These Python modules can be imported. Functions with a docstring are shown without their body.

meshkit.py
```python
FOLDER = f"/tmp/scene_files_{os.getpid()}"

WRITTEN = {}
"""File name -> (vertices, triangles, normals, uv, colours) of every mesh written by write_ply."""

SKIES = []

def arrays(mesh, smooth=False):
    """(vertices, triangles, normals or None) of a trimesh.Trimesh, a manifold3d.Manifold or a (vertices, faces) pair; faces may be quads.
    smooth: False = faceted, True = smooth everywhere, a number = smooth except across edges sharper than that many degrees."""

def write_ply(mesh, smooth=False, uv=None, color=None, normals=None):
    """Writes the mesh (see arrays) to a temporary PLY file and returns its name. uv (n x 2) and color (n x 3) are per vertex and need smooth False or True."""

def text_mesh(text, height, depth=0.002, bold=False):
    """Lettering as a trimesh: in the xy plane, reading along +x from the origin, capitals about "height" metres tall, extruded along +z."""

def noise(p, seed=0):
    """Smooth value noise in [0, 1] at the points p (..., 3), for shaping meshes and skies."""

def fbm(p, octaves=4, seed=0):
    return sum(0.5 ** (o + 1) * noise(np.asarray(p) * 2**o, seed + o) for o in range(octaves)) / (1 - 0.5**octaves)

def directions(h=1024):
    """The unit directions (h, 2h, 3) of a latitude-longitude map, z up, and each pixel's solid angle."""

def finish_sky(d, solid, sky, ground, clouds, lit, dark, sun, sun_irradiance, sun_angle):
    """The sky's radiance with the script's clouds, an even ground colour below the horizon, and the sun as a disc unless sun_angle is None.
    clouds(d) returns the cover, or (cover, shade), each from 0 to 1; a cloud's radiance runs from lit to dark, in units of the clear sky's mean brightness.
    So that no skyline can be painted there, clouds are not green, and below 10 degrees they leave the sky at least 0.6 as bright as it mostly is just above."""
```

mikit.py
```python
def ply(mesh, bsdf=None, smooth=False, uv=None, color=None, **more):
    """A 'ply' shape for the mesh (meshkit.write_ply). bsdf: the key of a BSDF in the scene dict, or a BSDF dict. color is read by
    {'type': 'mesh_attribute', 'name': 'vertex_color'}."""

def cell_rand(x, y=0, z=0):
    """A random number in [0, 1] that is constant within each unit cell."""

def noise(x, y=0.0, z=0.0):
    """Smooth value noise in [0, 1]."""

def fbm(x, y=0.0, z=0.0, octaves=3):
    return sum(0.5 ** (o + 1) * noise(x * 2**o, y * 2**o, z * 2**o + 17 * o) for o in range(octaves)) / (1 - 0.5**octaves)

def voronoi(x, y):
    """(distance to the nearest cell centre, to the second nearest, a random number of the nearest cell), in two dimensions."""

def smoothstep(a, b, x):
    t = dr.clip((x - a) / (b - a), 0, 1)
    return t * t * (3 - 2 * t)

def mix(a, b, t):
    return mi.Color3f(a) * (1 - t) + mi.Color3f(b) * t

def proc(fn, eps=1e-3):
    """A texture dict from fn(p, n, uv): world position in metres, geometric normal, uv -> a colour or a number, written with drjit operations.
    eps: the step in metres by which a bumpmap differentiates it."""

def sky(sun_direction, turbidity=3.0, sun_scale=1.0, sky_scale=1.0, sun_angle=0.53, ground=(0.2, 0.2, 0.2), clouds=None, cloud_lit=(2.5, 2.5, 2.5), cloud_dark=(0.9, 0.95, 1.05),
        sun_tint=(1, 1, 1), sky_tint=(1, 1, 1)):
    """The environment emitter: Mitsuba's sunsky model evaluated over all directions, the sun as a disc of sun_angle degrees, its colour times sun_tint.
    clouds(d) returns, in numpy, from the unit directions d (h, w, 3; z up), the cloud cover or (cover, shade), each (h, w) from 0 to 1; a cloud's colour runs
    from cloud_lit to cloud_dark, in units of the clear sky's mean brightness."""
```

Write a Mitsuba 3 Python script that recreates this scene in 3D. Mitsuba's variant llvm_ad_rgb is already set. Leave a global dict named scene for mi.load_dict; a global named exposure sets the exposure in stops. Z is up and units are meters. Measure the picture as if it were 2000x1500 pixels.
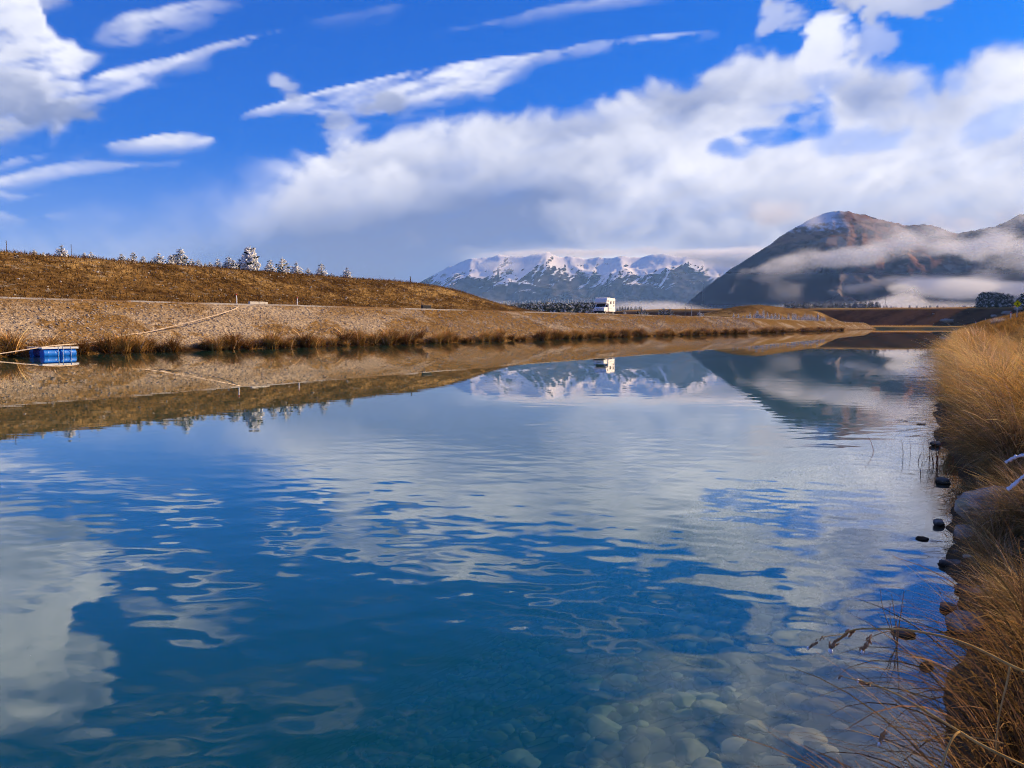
import math
import numpy as np
import trimesh
import mitsuba as mi
import drjit as dr
import meshkit
import mikit
from mikit import noise, fbm, voronoi, cell_rand, smoothstep, mix

T = mi.ScalarTransform4f
scene, labels = {}, {}

# ------------------------------------------------------------------ camera, sky, exposure
exposure = 1.98
EYE = 1.8
PITCH = math.radians(4.265)
scene['camera'] = {
    'type': 'perspective', 'fov': 67.3, 'fov_axis': 'x', 'near_clip': 0.05, 'far_clip': 40000.0,
    'to_world': T().look_at(origin=[0, 0, EYE], target=[0, math.cos(PITCH), EYE - math.sin(PITCH)], up=[0, 0, 1]),
    'medium': {'type': 'ref', 'id': 'haze_air'},
}

# cloud bands: (azimuth from the +y axis to the right, upper edge, lower edge) in degrees
BANDS = {
  'streak_b': [(-30.35, 13.02, 11.05), (-29.16, 14.96, 12.77), (-26.51, 16.36, 14.24), (-23.44, 17.3, 15.99), (-20.55, 18.55, 17.63), (-17.89, 19.32, 18.83), (-15.85, 19.85, 19.69)],
  'streak_c': [(-28.18, 18.16, 17.73), (-27.29, 18.87, 17.48), (-25.48, 19.86, 17.32), (-23.33, 20.55, 18.41), (-21.11, 21.2, 19.67), (-19.48, 21.69, 20.87), (-17.14, 22.54, 22.1)],
  'mass_a': [(-60, 24, 2.0), (-43.59, 25, 4.49), (-37.29, 25, 8.98), (-32.46, 24, 10.83), (-30.91, 22, 11.77), (-30.81, 20.19, 12.02), (-30.57, 18.32, 12.21), (-29.88, 17.88, 12.66), (-28.78, 17.49, 13.95), (-27.79, 17.21, 16.48), (-27.21, 17.18, 17.12)],
  'mass_a2': [(-60, 25, 12), (-43.59, 26, 14.97), (-31.35, 25.5, 17.83), (-30.14, 25, 18.61), (-29.38, 24.6, 19.31), (-28.74, 24, 20.13), (-27.94, 23, 21.79)],
  'd1': [(-34.74, 9.14, 8.72), (-33.17, 9.9, 9.48), (-32.36, 10.29, 9.78), (-31.27, 10.59, 10.35), (-30.58, 10.73, 10.64)],
  'd2': [(-45, 7.2, 5.2), (-35.77, 8.38, 7.34), (-33.2, 9.24, 8.0), (-31.58, 9.77, 8.45), (-29.9, 10.34, 9.0), (-27.59, 10.79, 9.62), (-24.59, 10.74, 10.4), (-21.89, 11.38, 11.22)],
  'd3': [(-29.18, 10.75, 10.72), (-27.56, 11.57, 11.38), (-26.67, 11.88, 11.13), (-24.53, 12.54, 11.16), (-22.96, 12.84, 11.19), (-21.36, 12.82, 11.75), (-20.33, 12.48, 12.39)],
  'd4': [(-45, 8, 4.5), (-35.78, 8.23, 6.9), (-33.23, 8.39, 7.42), (-31.65, 8.11, 7.71), (-30.27, 8.13, 7.97)],
  'd5': [(-45, 7, 3), (-35.82, 7.35, 5.41), (-33.28, 7.17, 6.13), (-31.97, 6.75, 6.28), (-29.46, 7.25, 6.93)],
  'e': [(-5.53, 20.2, 20.16), (-3.69, 20.62, 20.31), (0.0, 21.41, 20.72), (1.84, 21.83, 21.18), (5.51, 22.33, 21.32), (9.13, 22.77, 21.65), (11.97, 23.17, 22.28)],
  'f': [(-19.02, 14.31, 14.28), (-17.33, 15.0, 13.99), (-14.56, 15.95, 14.37), (-12.8, 16.45, 14.11), (-10.29, 17.05, 14.26), (-7.38, 17.77, 14.78), (-3.7, 18.42, 15.41), (-1.48, 18.74, 15.84), (0.0, 18.91, 17.18), (1.85, 19.06, 18.22), (5.54, 19.63, 18.96), (9.17, 19.86, 19.23), (12.03, 19.93, 19.44), (14.65, 19.8, 19.74)],
  'g': [(-15.16, 20.21, 20.12), (-11.65, 21.1, 20.27), (-8.78, 21.79, 20.81), (-7.34, 21.95, 21.86)],
}
# name: (softness of the upper edge, of the lower edge, raggedness of each, density)
BAND_LOOK = {'streak_b': (.18, .5, .15, 1.3, .88), 'streak_c': (.5, .9, .7, 1.5, .8), 'mass_a': (.5, .7, .9, 1.0, .97), 'mass_a2': (.5, .9, .9, 1.4, .95),
             'd1': (.15, .3, .1, .3, .8), 'd2': (.3, .5, .3, .7, .75), 'd3': (.15, .5, .15, .6, .92), 'd4': (.3, .6, .4, .6, .7), 'd5': (.4, .7, .6, .8, .75),
             'e': (.3, .4, .2, .6, .75), 'f': (.14, .6, .08, 1.0, .86), 'g': (.2, .8, .2, .8, .22)}
BANK_TOP = [(-90, 2.0), (-60, 1.5), (-38.44, 2.31), (-30.71, 3.82), (-24.75, 5.72), (-20.87, 7.26), (-17.47, 9.14), (-14.6, 11.5), (-12.6, 12.6), (-10.34, 13.52), (-7.42, 14.78), (-3.72, 15.21), (0.0, 15.58), (6.3, 16.02), (11.01, 17.21), (14.52, 17.94), (17.91, 18.52), (21.86, 17.67), (25.9, 16.8), (28.26, 16.06), (29.1, 16.52), (31.28, 16.97), (32.88, 16.47), (45, 15.0), (70, 9), (110, 5)]


def sstep(a, b, x):
    t = np.clip((x - a) / (b - a), 0, 1)
    return t * t * (3 - 2 * t)


def clouds(d):
    az = np.degrees(np.arctan2(d[..., 0], d[..., 1]))
    el = np.degrees(np.arcsin(np.clip(d[..., 2], -1, 1)))
    cover, shade = np.zeros(az.shape), np.zeros(az.shape)
    look = el < 84
    a, e, D = az[look], el[look], d[look]
    warp = np.stack([meshkit.fbm(D * 9, 3, 71), meshkit.fbm(D * 9, 3, 72), meshkit.fbm(D * 9, 3, 73)], -1) - .5
    n0 = meshkit.fbm(D * 6 + warp * .6, 3, 2) - .5
    n1 = meshkit.fbm(D * 15 + warp * 1.6, 6, 3) - .5
    n2 = meshkit.fbm(D * 42 + warp * 3, 5, 9) - .5
    billow = np.abs(meshkit.fbm(D * 24 + warp * 2.2, 4, 33) - .5) * 2 + .5 * np.abs(meshkit.fbm(D * 55 + warp * 4, 3, 34) - .5) * 2 - .30
    wisp = meshkit.fbm(np.stack([a * .26 + e * .5, e * 1.5 - a * .42, a * 0], -1) + warp * 1.2, 6, 21) - .5      # drawn out along the wind
    fine = meshkit.fbm(np.stack([a * .5 + e * .9, e * 3.0 - a * .85, a * 0], -1) + warp * 2.0, 4, 26) - .5
    c, s = np.zeros(a.shape), np.zeros(a.shape)

    def over(cov, sh):
        nonlocal c, s
        both = c * (1 - cov) + cov
        s = np.where(both > 1e-6, (s * c * (1 - cov) + sh * cov) / np.maximum(both, 1e-6), s)
        c = both

    # thin high cloud in the rest of the sky
    g = meshkit.fbm(np.stack([D[:, 0] * 2.2 + D[:, 1] * .9, D[:, 1] * 2.6 - D[:, 0] * 1.3, D[:, 2] * 3.4], -1) + warp * .5, 6, 40) - .5
    high = np.clip(sstep(22.5, 28, e) + sstep(38, 50, np.abs(a)), 0, 1)
    over(high * sstep(-.04, .30, g + .45 * wisp + .2 * fine + .1 * n1) * .62, np.clip(.35 - 1.0 * n1, 0, .8))
    over(sstep(22, 25, e) * sstep(44, 36, e + 8 * n1) * sstep(3, 14, a + 10 * n1) * sstep(62, 45, a) * np.clip(.62 + 1.6 * n1 + .8 * wisp, 0, .95), np.clip(.5 - 1.2 * n1, .1, 1))
    for k in ('mass_a2', 'mass_a', 'streak_c', 'streak_b', 'd5', 'd4', 'd2', 'd1', 'd3', 'g', 'e', 'f'):
        p, (st, sb, rt, rb, dens) = np.array(BANDS[k]), BAND_LOOK[k]
        lo, hi = p[0, 0], p[-1, 0]
        w = 1.6 if k.startswith('mass') else .35
        aa = a + w * (1.2 * n1 + .6 * n2)
        top = np.interp(aa, p[:, 0], p[:, 1]) + rt * (1.4 * n2 + n1)
        bot = np.interp(aa, p[:, 0], p[:, 2]) + rb * (2.2 * wisp + 1.0 * fine)
        mid = (top + bot) / 2
        inside = (1 - .9 * sstep(18.5, 25.5, e + 6 * n1 + 5 * wisp)) * sstep(0, st, top - e) * sstep(-.1, sb + .5 * np.clip(top - bot, 0, 1.4), e - bot + .1) * sstep(lo - .3, lo + .4, aa) * sstep(hi + .3, hi - .7, aa)
        t = .74 + 1.9 * wisp + 1.7 * fine + (.34 if k.startswith('mass') else .10)
        over(np.clip(inside * dens * np.clip(t, 0, 1.1), 0, 1), np.clip(.16 - .7 * n1 - .35 * fine - .10 * (e - mid), 0, .7))
    # the wide bank of cloud that rises to the right
    left = sstep(-13, -24, a)
    edge = np.interp(a + 1.5 * n1, *np.array(BANK_TOP).T) + (3.2 * n1 + 1.4 * n2 + .5 * n0 - .9 * billow) * (1 - .4 * left)
    depth = edge - e
    bank = sstep(-.25 - 2.2 * left, 1.1 + 3.5 * left, depth + 1.4 * left) * np.clip(.98 + .30 * wisp + .3 * n1, .8, 1) * (1 - .28 * left)
    for x, y, rx, ry, k in ((19.4, 14.4, 2.6, 1.2, .95), (17.9, 13.2, 2.2, .9, .85), (15.6, 12.1, 1.7, .7, .75), (28.6, 15.0, 2.6, 1.1, .55), (24, 12.6, 3.2, 1.2, .45), (31.5, 12.6, 2.6, 1.2, .4), (21.5, 16.0, 2.0, .7, .35)):
        r = ((a - x + 3.0 * warp[:, 0]) / rx) ** 2 + ((e - y + 2.0 * warp[:, 1]) / ry) ** 2
        bank = bank * (1 - k * sstep(-.05, .75, .5 * (1.1 - r) + 1.6 * n1 + 1.3 * n2 + .9 * wisp + .3 * fine) * sstep(3.6, .3, r))
    dk = np.zeros(a.shape)
    for x, y, rx, ry, k in ((-14.0, 4.8, 9, 2.6, 1.0), (-12, 2.2, 11, 2.4, .95), (-5.5, 7.0, 9, 2.1, .95), (0.8, 9.3, 6.5, 1.7, .92), (-22, 3.4, 6, 1.5, .5), (4, 6.8, 8, 1.2, .45), (6, 11.8, 4.5, 1.0, .35), (12, 15.9, 4.5, .9, .5), (4.0, 14.2, 4, .9, .42), (9, 5.2, 10, 1.1, .55), (28, 6.5, 9, 1.5, .55), (17, 8.3, 7, 1.2, .35), (33, 10.6, 4, 1.0, .3), (-5, 3.8, 8, 1.3, .75), (-8.5, 11.6, 3.5, .8, .35), (24, 15.5, 3, .7, .3), (20, 6, 8, .8, .3)):
        dk = 1 - (1 - dk) * (1 - .85 * k * np.exp(-((a - x + 5 * n1) / rx) ** 2 - ((e - y - 3.0 * n1 - 1.0 * n2) / ry) ** 2))
    body = -1.0 * n1 - .55 * n2 - 1.0 * n0 + .2 * billow
    over(bank, np.clip(.24 + .95 * dk + body * (1 - .65 * dk) * sstep(1.5, 5.0, e) + .10 * sstep(.8, 3.0, depth), 0, 1))
    # bright cloud standing behind the snowy range, and pale air low on the horizon
    cap = sstep(6.0, 3.9, e - .5 * sstep(-1, 6, a) + .9 * sstep(11, 17, a) + 2.2 * n1 + .8 * n2) * sstep(-6, -1, a + 4 * n1) * sstep(19, 14, a)
    over(cap * .85, np.clip(.04 - .5 * n1, 0, .3))
    over(np.clip(.18 * sstep(13, 2.5, e) * (1 - c), 0, 1), .12)
    # small separate puffs, and the grey cloud in front of the mass on the left
    for x, y, rx, ry, k, sh in ((-16.28, 15.95, 1.3, .8, .7, .45), (-9.05, 15.4, 1.7, .9, .95, .85), (-12.4, 14.3, 1.3, .6, .7, .8), (-11.5, 12.7, 1.9, 1.4, .5, .45),
                                (21.9, 18.3, 1.7, 1.7, .95, .10), (24.6, 17.9, 1.5, 1.0, .5, .4), (18.9, 19.9, 1.7, .9, .6, .35), (22.9, 21.4, 4.6, 1.6, .95, .55), (26.6, 20.5, 2.9, 1.4, .9, .55), (32.5, 22, 2.5, 1.0, .4, .4), (-32.0, 13.8, 4.8, 1.2, .95, .85)):
        aa, ee = a + rx * (1.9 * n1 + 1.1 * n2), e + ry * (1.6 * warp[:, 1] + 1.2 * n2)
        r = ((aa - x) / rx) ** 2 + ((ee - y) / np.where(ee > y, ry * 1.2, ry * .85)) ** 2
        over(k * sstep(-.05, .5, .55 * (1.1 - r) + 1.6 * n1 + 1.5 * n2 + .8 * fine) * sstep(3.4, .6, r), np.clip(sh - .9 * n1 - .12 * (e - y) / ry, 0, 1))
    cover[look], shade[look] = c, s
    return cover, shade


SUN = np.array([.906, .423, 0.0])
SUN = SUN / np.linalg.norm(SUN) * math.cos(math.radians(25))
SUN[2] = math.sin(math.radians(25))
scene['sky'] = mikit.sky(SUN.tolist(), turbidity=2.6, sun_scale=1.75, clouds=clouds, cloud_lit=(4.3, 4.5, 5.2), cloud_dark=(.85, 1.18, 2.35),
                         sky_tint=(.0, .44, 1.5), sun_tint=(1.0, .955, .87), ground=(.12, .10, .08))

# ------------------------------------------------------------------ air
scene['haze_air'] = {'type': 'homogeneous', 'albedo': {'type': 'rgb', 'value': [.46, .68, .995]}, 'sigma_t': {'type': 'rgb', 'value': [2.3e-5, 3.3e-5, 4.6e-5]}}
AIR = {'type': 'ref', 'id': 'haze_air'}

# ------------------------------------------------------------------ helpers
rng = np.random.default_rng(20)
AU, AV = np.array([.5, .8660254]), np.array([-.8660254, .5])     # along the canal, across it to the left


def W(u, v, z=0.0):
    u, v, z = np.broadcast_arrays(np.asarray(u, float), np.asarray(v, float), np.asarray(z, float))
    return np.stack([u * AU[0] + v * AV[0], u * AU[1] + v * AV[1], z], -1)


def UV(p):
    p = np.asarray(p, float)
    return p[..., 0] * AU[0] + p[..., 1] * AU[1], p[..., 0] * AV[0] + p[..., 1] * AV[1]


def numbered(name):
    if name not in scene and not any(k.startswith(name + '__') for k in scene):
        return name
    n = 1
    while f'{name}_{n:03d}' in scene or any(k.startswith(f'{name}_{n:03d}__') for k in scene):
        n += 1
    return f'{name}_{n:03d}'


def tell(key, label=None, category=None, group=None, kind=None):
    labels[key] = {k: v for k, v in (('label', label), ('category', category), ('group', group), ('kind', kind)) if v}
    return key


def grid_faces(nu, nv):
    i = np.arange(nu * nv).reshape(nu, nv)
    a, b, c, d = i[:-1, :-1].ravel(), i[1:, :-1].ravel(), i[1:, 1:].ravel(), i[:-1, 1:].ravel()
    return np.vstack([np.stack([a, b, c], 1), np.stack([a, c, d], 1)])


def graded(knots):
    """Positions whose spacing runs through the (position, spacing) knots."""
    p = [knots[0][0]]
    x, y = zip(*knots)
    while p[-1] < x[-1]:
        p.append(p[-1] + np.interp(p[-1], x, y))
    p[-1] = x[-1]
    if p[-1] - p[-2] < .2 * y[-1]:
        p.pop(-2)
    return np.array(p)


def shore(u):
    """How far the right waterline lies from v = .2."""
    u = np.asarray(u, float)
    q = np.stack([u, u * 0, u * 0], -1)
    return np.interp(u, [-20, 0, 9.5, 15, 30, 60], [0, -.32, -.32, .08, .15, 0]) + .34 * (meshkit.fbm(q * .55, 3, 91) - .5) + .16 * (meshkit.fbm(q * 2.3, 2, 92) - .5)


def H(u, v, rough=True):
    u, v = np.broadcast_arrays(np.asarray(u, float), np.asarray(v, float))
    z = np.interp(v - shore(u) * np.exp(-(v / 3.5) ** 2), [-3000, -400, -40, -16, -9, -7.4, .2, 1.5, 4, 9.5, 40, 49.3, 49.6, 50.2, 58.2, 58.8, 65.5, 67, 90, 150, 400, 3000],
                  [6, 2.0, 3.6, 4.0, 3.8, 3.5, 0.0, -.55, -1.6, -4, -4, -.2, 0, .3, 3.72, 3.92, 3.87, 3.95, 3.4, 1.5, 1.2, 4])
    z = z + np.clip((u - 30) * .0035, 0, .7) * sstep(50, 58, v) * sstep(110, 75, v)
    m1 = 1 - sstep(106, 150, u + 7 * (meshkit.noise(np.stack([v * .06, v * 0, v * 0], -1), 5) - .5))
    z = z + 5.6 * m1 * sstep(65.8, 83, v) ** .9 * (1 - sstep(112, 170, v))
    m2 = sstep(285, 370, u) * (1 - sstep(520, 628, u))
    z = z + 7.6 * m2 * sstep(64.5, 80, v) * (1 - sstep(84, 130, v))
    land = 1 - sstep(618, 646, u + 10 * sstep(58, 50, v))
    z = np.where(v > 49.5, z * land - 4 * (1 - land), z)
    w = np.interp(u, [680, 689, 690, 693, 705, 712, 744, 762, 1600, 4000], [-4, -.3, 0, 1.6, 2.4, 3.2, 17.5, 18.5, 24, 30])
    w = np.where(u > 705, w + (w - 2.4) * .25 * (meshkit.fbm(np.stack([v * .012, u * .002, v * 0], -1), 3, 8) - .5), w)
    z = np.where(u > 680, np.maximum(z, w), z)
    if rough:
        q = np.stack([u, v, z * 0], -1)
        soft = sstep(-.2, .7, z)
        z = z + soft * (.30 * (meshkit.fbm(q * .13, 3, 2) - .5) + .16 * (meshkit.fbm(q * .8, 3, 4) - .5)) * np.where((v > 58) & (v < 66), .35, 1) * np.where(v < 1, np.clip(.3 - v * .15, .25, 1), 1)
    return z


def sheet(us, vs, drop=0.0):
    u, v = np.meshgrid(us, vs, indexing='ij')
    return trimesh.Trimesh(W(u, v, H(u, v) - drop).reshape(-1, 3), grid_faces(len(us), len(vs)), process=False)


def structure(key, mesh, bsdf, **more):
    scene[key] = mikit.ply(mesh, bsdf, **more)
    labels[key] = {'kind': 'structure'}


def rgb(*c):
    return {'type': 'rgb', 'value': list(c)}


def diffuse(tex):
    return {'type': 'twosided', 'bsdf': {'type': 'diffuse', 'reflectance': tex}}


# ------------------------------------------------------------------ ground materials
def across(p):
    return p.x * -.8660254 + p.y * .5


def along(p):
    return p.x * .5 + p.y * .8660254


def dry_grass(p, n, uv):
    u, v = along(p), across(p)
    big = fbm(u * .045, v * .06, p.z * .2, 3)
    mid = fbm(u * .35, v * .5, p.z * .6, 3)
    fine = fbm(u * 2.6, v * 2.6, p.z * 3.0, 3)
    c = mix((.042, .022, .008), (.165, .098, .034), smoothstep(.30, .68, mid * .55 + fine * .5))
    c = mix(c, mi.Color3f(.36, .235, .09), smoothstep(.52, .70, big * .5 + mid * .3 + fine * .25) * .8)
    return mix(c, mi.Color3f(.22, .19, .15), smoothstep(.70, .80, fbm(u * 1.1 + 31, v * 2.4, 0, 3)) * .7)


def bank_gravel(p, n, uv):
    u, v = along(p), across(p)
    d, d2, r = voronoi(u * 8.5, v * 8.5 + p.z)
    stone = mix((.22, .165, .105), (.47, .39, .285), r)
    c = mix((.20, .145, .09), stone, smoothstep(.02, .20, d2 - d))
    patch = fbm(u * .16 + 5, v * .30, 0, 3) + .35 * (fbm(u * 1.4, v * 1.8, 3, 3) - .5)
    g = mix((.095, .052, .016), (.27, .165, .06), fbm(u * 2.2, v * 2.2, 0, 3))
    top = smoothstep(54.0, 57.4, v) * .75
    t1 = smoothstep(58, 92, u) * .30 - smoothstep(170, 260, u) * .12
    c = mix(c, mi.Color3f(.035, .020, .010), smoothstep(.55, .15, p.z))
    return mix(c, g, dr.clip(smoothstep(.50, .62, patch + t1 * .8) * .9 + top * smoothstep(.35, .6, patch + .2), 0, 1))


def road_gravel(p, n, uv):
    u, v = along(p), across(p)
    c = mix((.24, .22, .19), (.40, .38, .34), fbm(u * 1.5, v * 3, 0, 4))
    verge = dr.maximum(smoothstep(.45, .62, fbm(u * .22, v * .8, 4, 3)) * .9, smoothstep(64.4, 65.2, v + .6 * (fbm(u * .5, v, 9) - .5)))
    return mix(c, mix((.11, .055, .015), (.24, .13, .04), fbm(u * 2, v * 2, 0, 3)), verge)


def golden_bank(p, n, uv):
    u, v = along(p), across(p)
    mid, fine = fbm(u * .5, v * .9, 0, 3), fbm(u * 4, v * 7, 0, 3)
    c = mix((.07, .035, .010), (.36, .20, .055), smoothstep(.28, .70, mid * .5 + fine * .5))
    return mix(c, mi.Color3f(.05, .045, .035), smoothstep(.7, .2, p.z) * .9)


def embankment(p, n, uv):
    u, v = along(p), across(p)
    streak = fbm((v + u * .8) * .11, u * .02, 0, 4)
    c = mix((.055, .026, .014), (.13, .062, .028), smoothstep(.3, .7, streak * .7 + .3 * fbm(u * .4, v * .4, 0, 3)))
    return mix(c, mi.Color3f(.33, .19, .06), dr.maximum(smoothstep(2.9, 2.4, p.z), smoothstep(15.6, 17.5, p.z) * .9))


def stony_bed(p, n, uv):
    d, d2, r = voronoi(p.x * 6, p.y * 6)
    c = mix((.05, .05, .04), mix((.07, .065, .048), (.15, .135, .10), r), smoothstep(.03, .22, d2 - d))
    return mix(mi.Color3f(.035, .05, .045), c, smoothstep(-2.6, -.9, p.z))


scene['dry_grass'] = {'type': 'bumpmap', 'scale': 1.0, 'arbitrary': mikit.proc(lambda p, n, uv: .55 * fbm(p.x * .9, p.y * .9, p.z, 4), eps=.08), 'bsdf': diffuse(mikit.proc(dry_grass))}
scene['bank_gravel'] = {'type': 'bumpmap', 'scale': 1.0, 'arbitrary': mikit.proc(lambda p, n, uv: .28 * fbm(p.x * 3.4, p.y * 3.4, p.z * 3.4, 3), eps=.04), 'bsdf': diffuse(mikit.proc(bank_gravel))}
scene['road_gravel'] = diffuse(mikit.proc(road_gravel))
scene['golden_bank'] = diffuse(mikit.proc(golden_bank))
scene['embankment_soil'] = diffuse(mikit.proc(embankment))
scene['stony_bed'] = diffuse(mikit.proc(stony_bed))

U_ALL = graded([(-150, 12), (-20, 2.5), (0, .35), (40, .4), (110, .8), (200, 2), (400, 4), (690, 4)])
structure('left_bank', sheet(U_ALL, graded([(49.5, .25), (58.35, .35)])), 'bank_gravel', smooth=True)
structure('road', sheet(U_ALL, np.linspace(58.35, 65.8, 17)), 'road_gravel', smooth=True)
structure('hillside', sheet(U_ALL, graded([(65.8, .4), (84, .5), (100, 3), (170, 6)])), 'dry_grass', smooth=True)
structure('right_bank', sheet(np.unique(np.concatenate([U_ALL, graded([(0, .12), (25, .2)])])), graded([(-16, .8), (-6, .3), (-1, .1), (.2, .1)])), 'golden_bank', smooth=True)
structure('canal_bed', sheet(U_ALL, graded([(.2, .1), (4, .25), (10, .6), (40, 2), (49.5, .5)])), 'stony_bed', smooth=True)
structure('far_embankment', sheet(graded([(690, .6), (712, 1.2), (762, 2)]), graded([(-420, 8), (-60, 4), (420, 4)])), 'embankment_soil', smooth=True)
far_u = graded([(762, 20), (1600, 60), (4000, 400), (13000, 900)])
parts = []
for us, vs in ((graded([(-13000, 900), (-1000, 200), (-150, 60)]), graded([(-13000, 900), (-420, 60), (0, 50), (420, 60), (13000, 900)])),
               (graded([(-150, 20), (690, 20)]), graded([(-13000, 900), (-1500, 150), (-16, 6)])),
               (graded([(-150, 20), (690, 20)]), graded([(170, 6), (1500, 100), (13000, 900)])),
               (np.array([690, 712, 744, 762.0]), graded([(-13000, 900), (-420, 60)])), (np.array([690, 712, 744, 762.0]), graded([(420, 60), (13000, 900)])),
               (far_u, graded([(-13000, 900), (-1500, 60), (1500, 60), (13000, 900)]))):
    parts.append(sheet(us, vs))
structure('ground', trimesh.util.concatenate(parts), 'dry_grass', smooth=True)

# ------------------------------------------------------------------ water
WAVES = []
wr = np.random.default_rng(7)
for i in range(56):
    lam = .11 * (3.2 / .11) ** (wr.random() ** 1.1)
    th = wr.normal(math.radians(30), .5)
    WAVES.append((2 * math.pi / lam * math.cos(th), 2 * math.pi / lam * math.sin(th), wr.random() * 6.283, lam))
WAVES = np.array(WAVES)


def waves(u, v, du, dv):
    """Height and slopes of the ripples; what the local spacing cannot carry is left out."""
    q = np.stack([u, v, u * 0], -1)
    breeze = .42 + 1.0 * sstep(.40, .66, meshkit.fbm(q * [.10, .22, 1], 3, 31))
    breeze = breeze * np.interp(v, [0, 2, 5, 9, 16, 30, 49], [.75, 1.0, 1.0, .50, .20, .12, .06]) * np.interp(u, [0, 10, 18, 50, 120, 300, 690], [1, .75, .42, .2, .1, .05, .03])
    z, zu, zv = np.zeros(u.shape), np.zeros(u.shape), np.zeros(u.shape)
    for ku, kv, ph, lam in WAVES:
        keep = sstep(2.2, 1.0, np.maximum(abs(ku) * du, abs(kv) * dv))
        s = .0032 * min(1.0, lam / .2) ** .4 * min(1.0, .45 / lam) ** .8 * breeze * keep
        x = ku * u + kv * v + ph
        k = 2 * math.pi / lam
        z += s / k * np.sin(x)
        zu += s * ku / k * np.cos(x)
        zv += s * kv / k * np.cos(x)
    return z, zu, zv


wu = graded([(-150, 40), (-10, 4), (0, .05), (1.2, .034), (12, .04), (30, .12), (80, .5), (200, 2), (690, 6)])
wv = graded([(-1.0, .1), (0, .036), (6, .04), (20, .12), (50.3, .4)])
gu, gv = np.meshgrid(wu, wv, indexing='ij')
su, sv = np.broadcast_to(np.gradient(wu)[:, None], gu.shape), np.broadcast_to(np.gradient(wv)[None], gu.shape)
z, zu, zv = waves(gu, gv, su, sv)
edge = np.ones(gu.shape)
edge[0], edge[-1], edge[:, 0], edge[:, -1] = 0, 0, 0, 0
top = W(gu, gv, z * edge).reshape(-1, 3)
nrm = (W(-zu, -zv, 1.0)).reshape(-1, 3)
nrm /= np.linalg.norm(nrm, axis=1, keepdims=True)
nu_, nv_ = gu.shape


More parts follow.
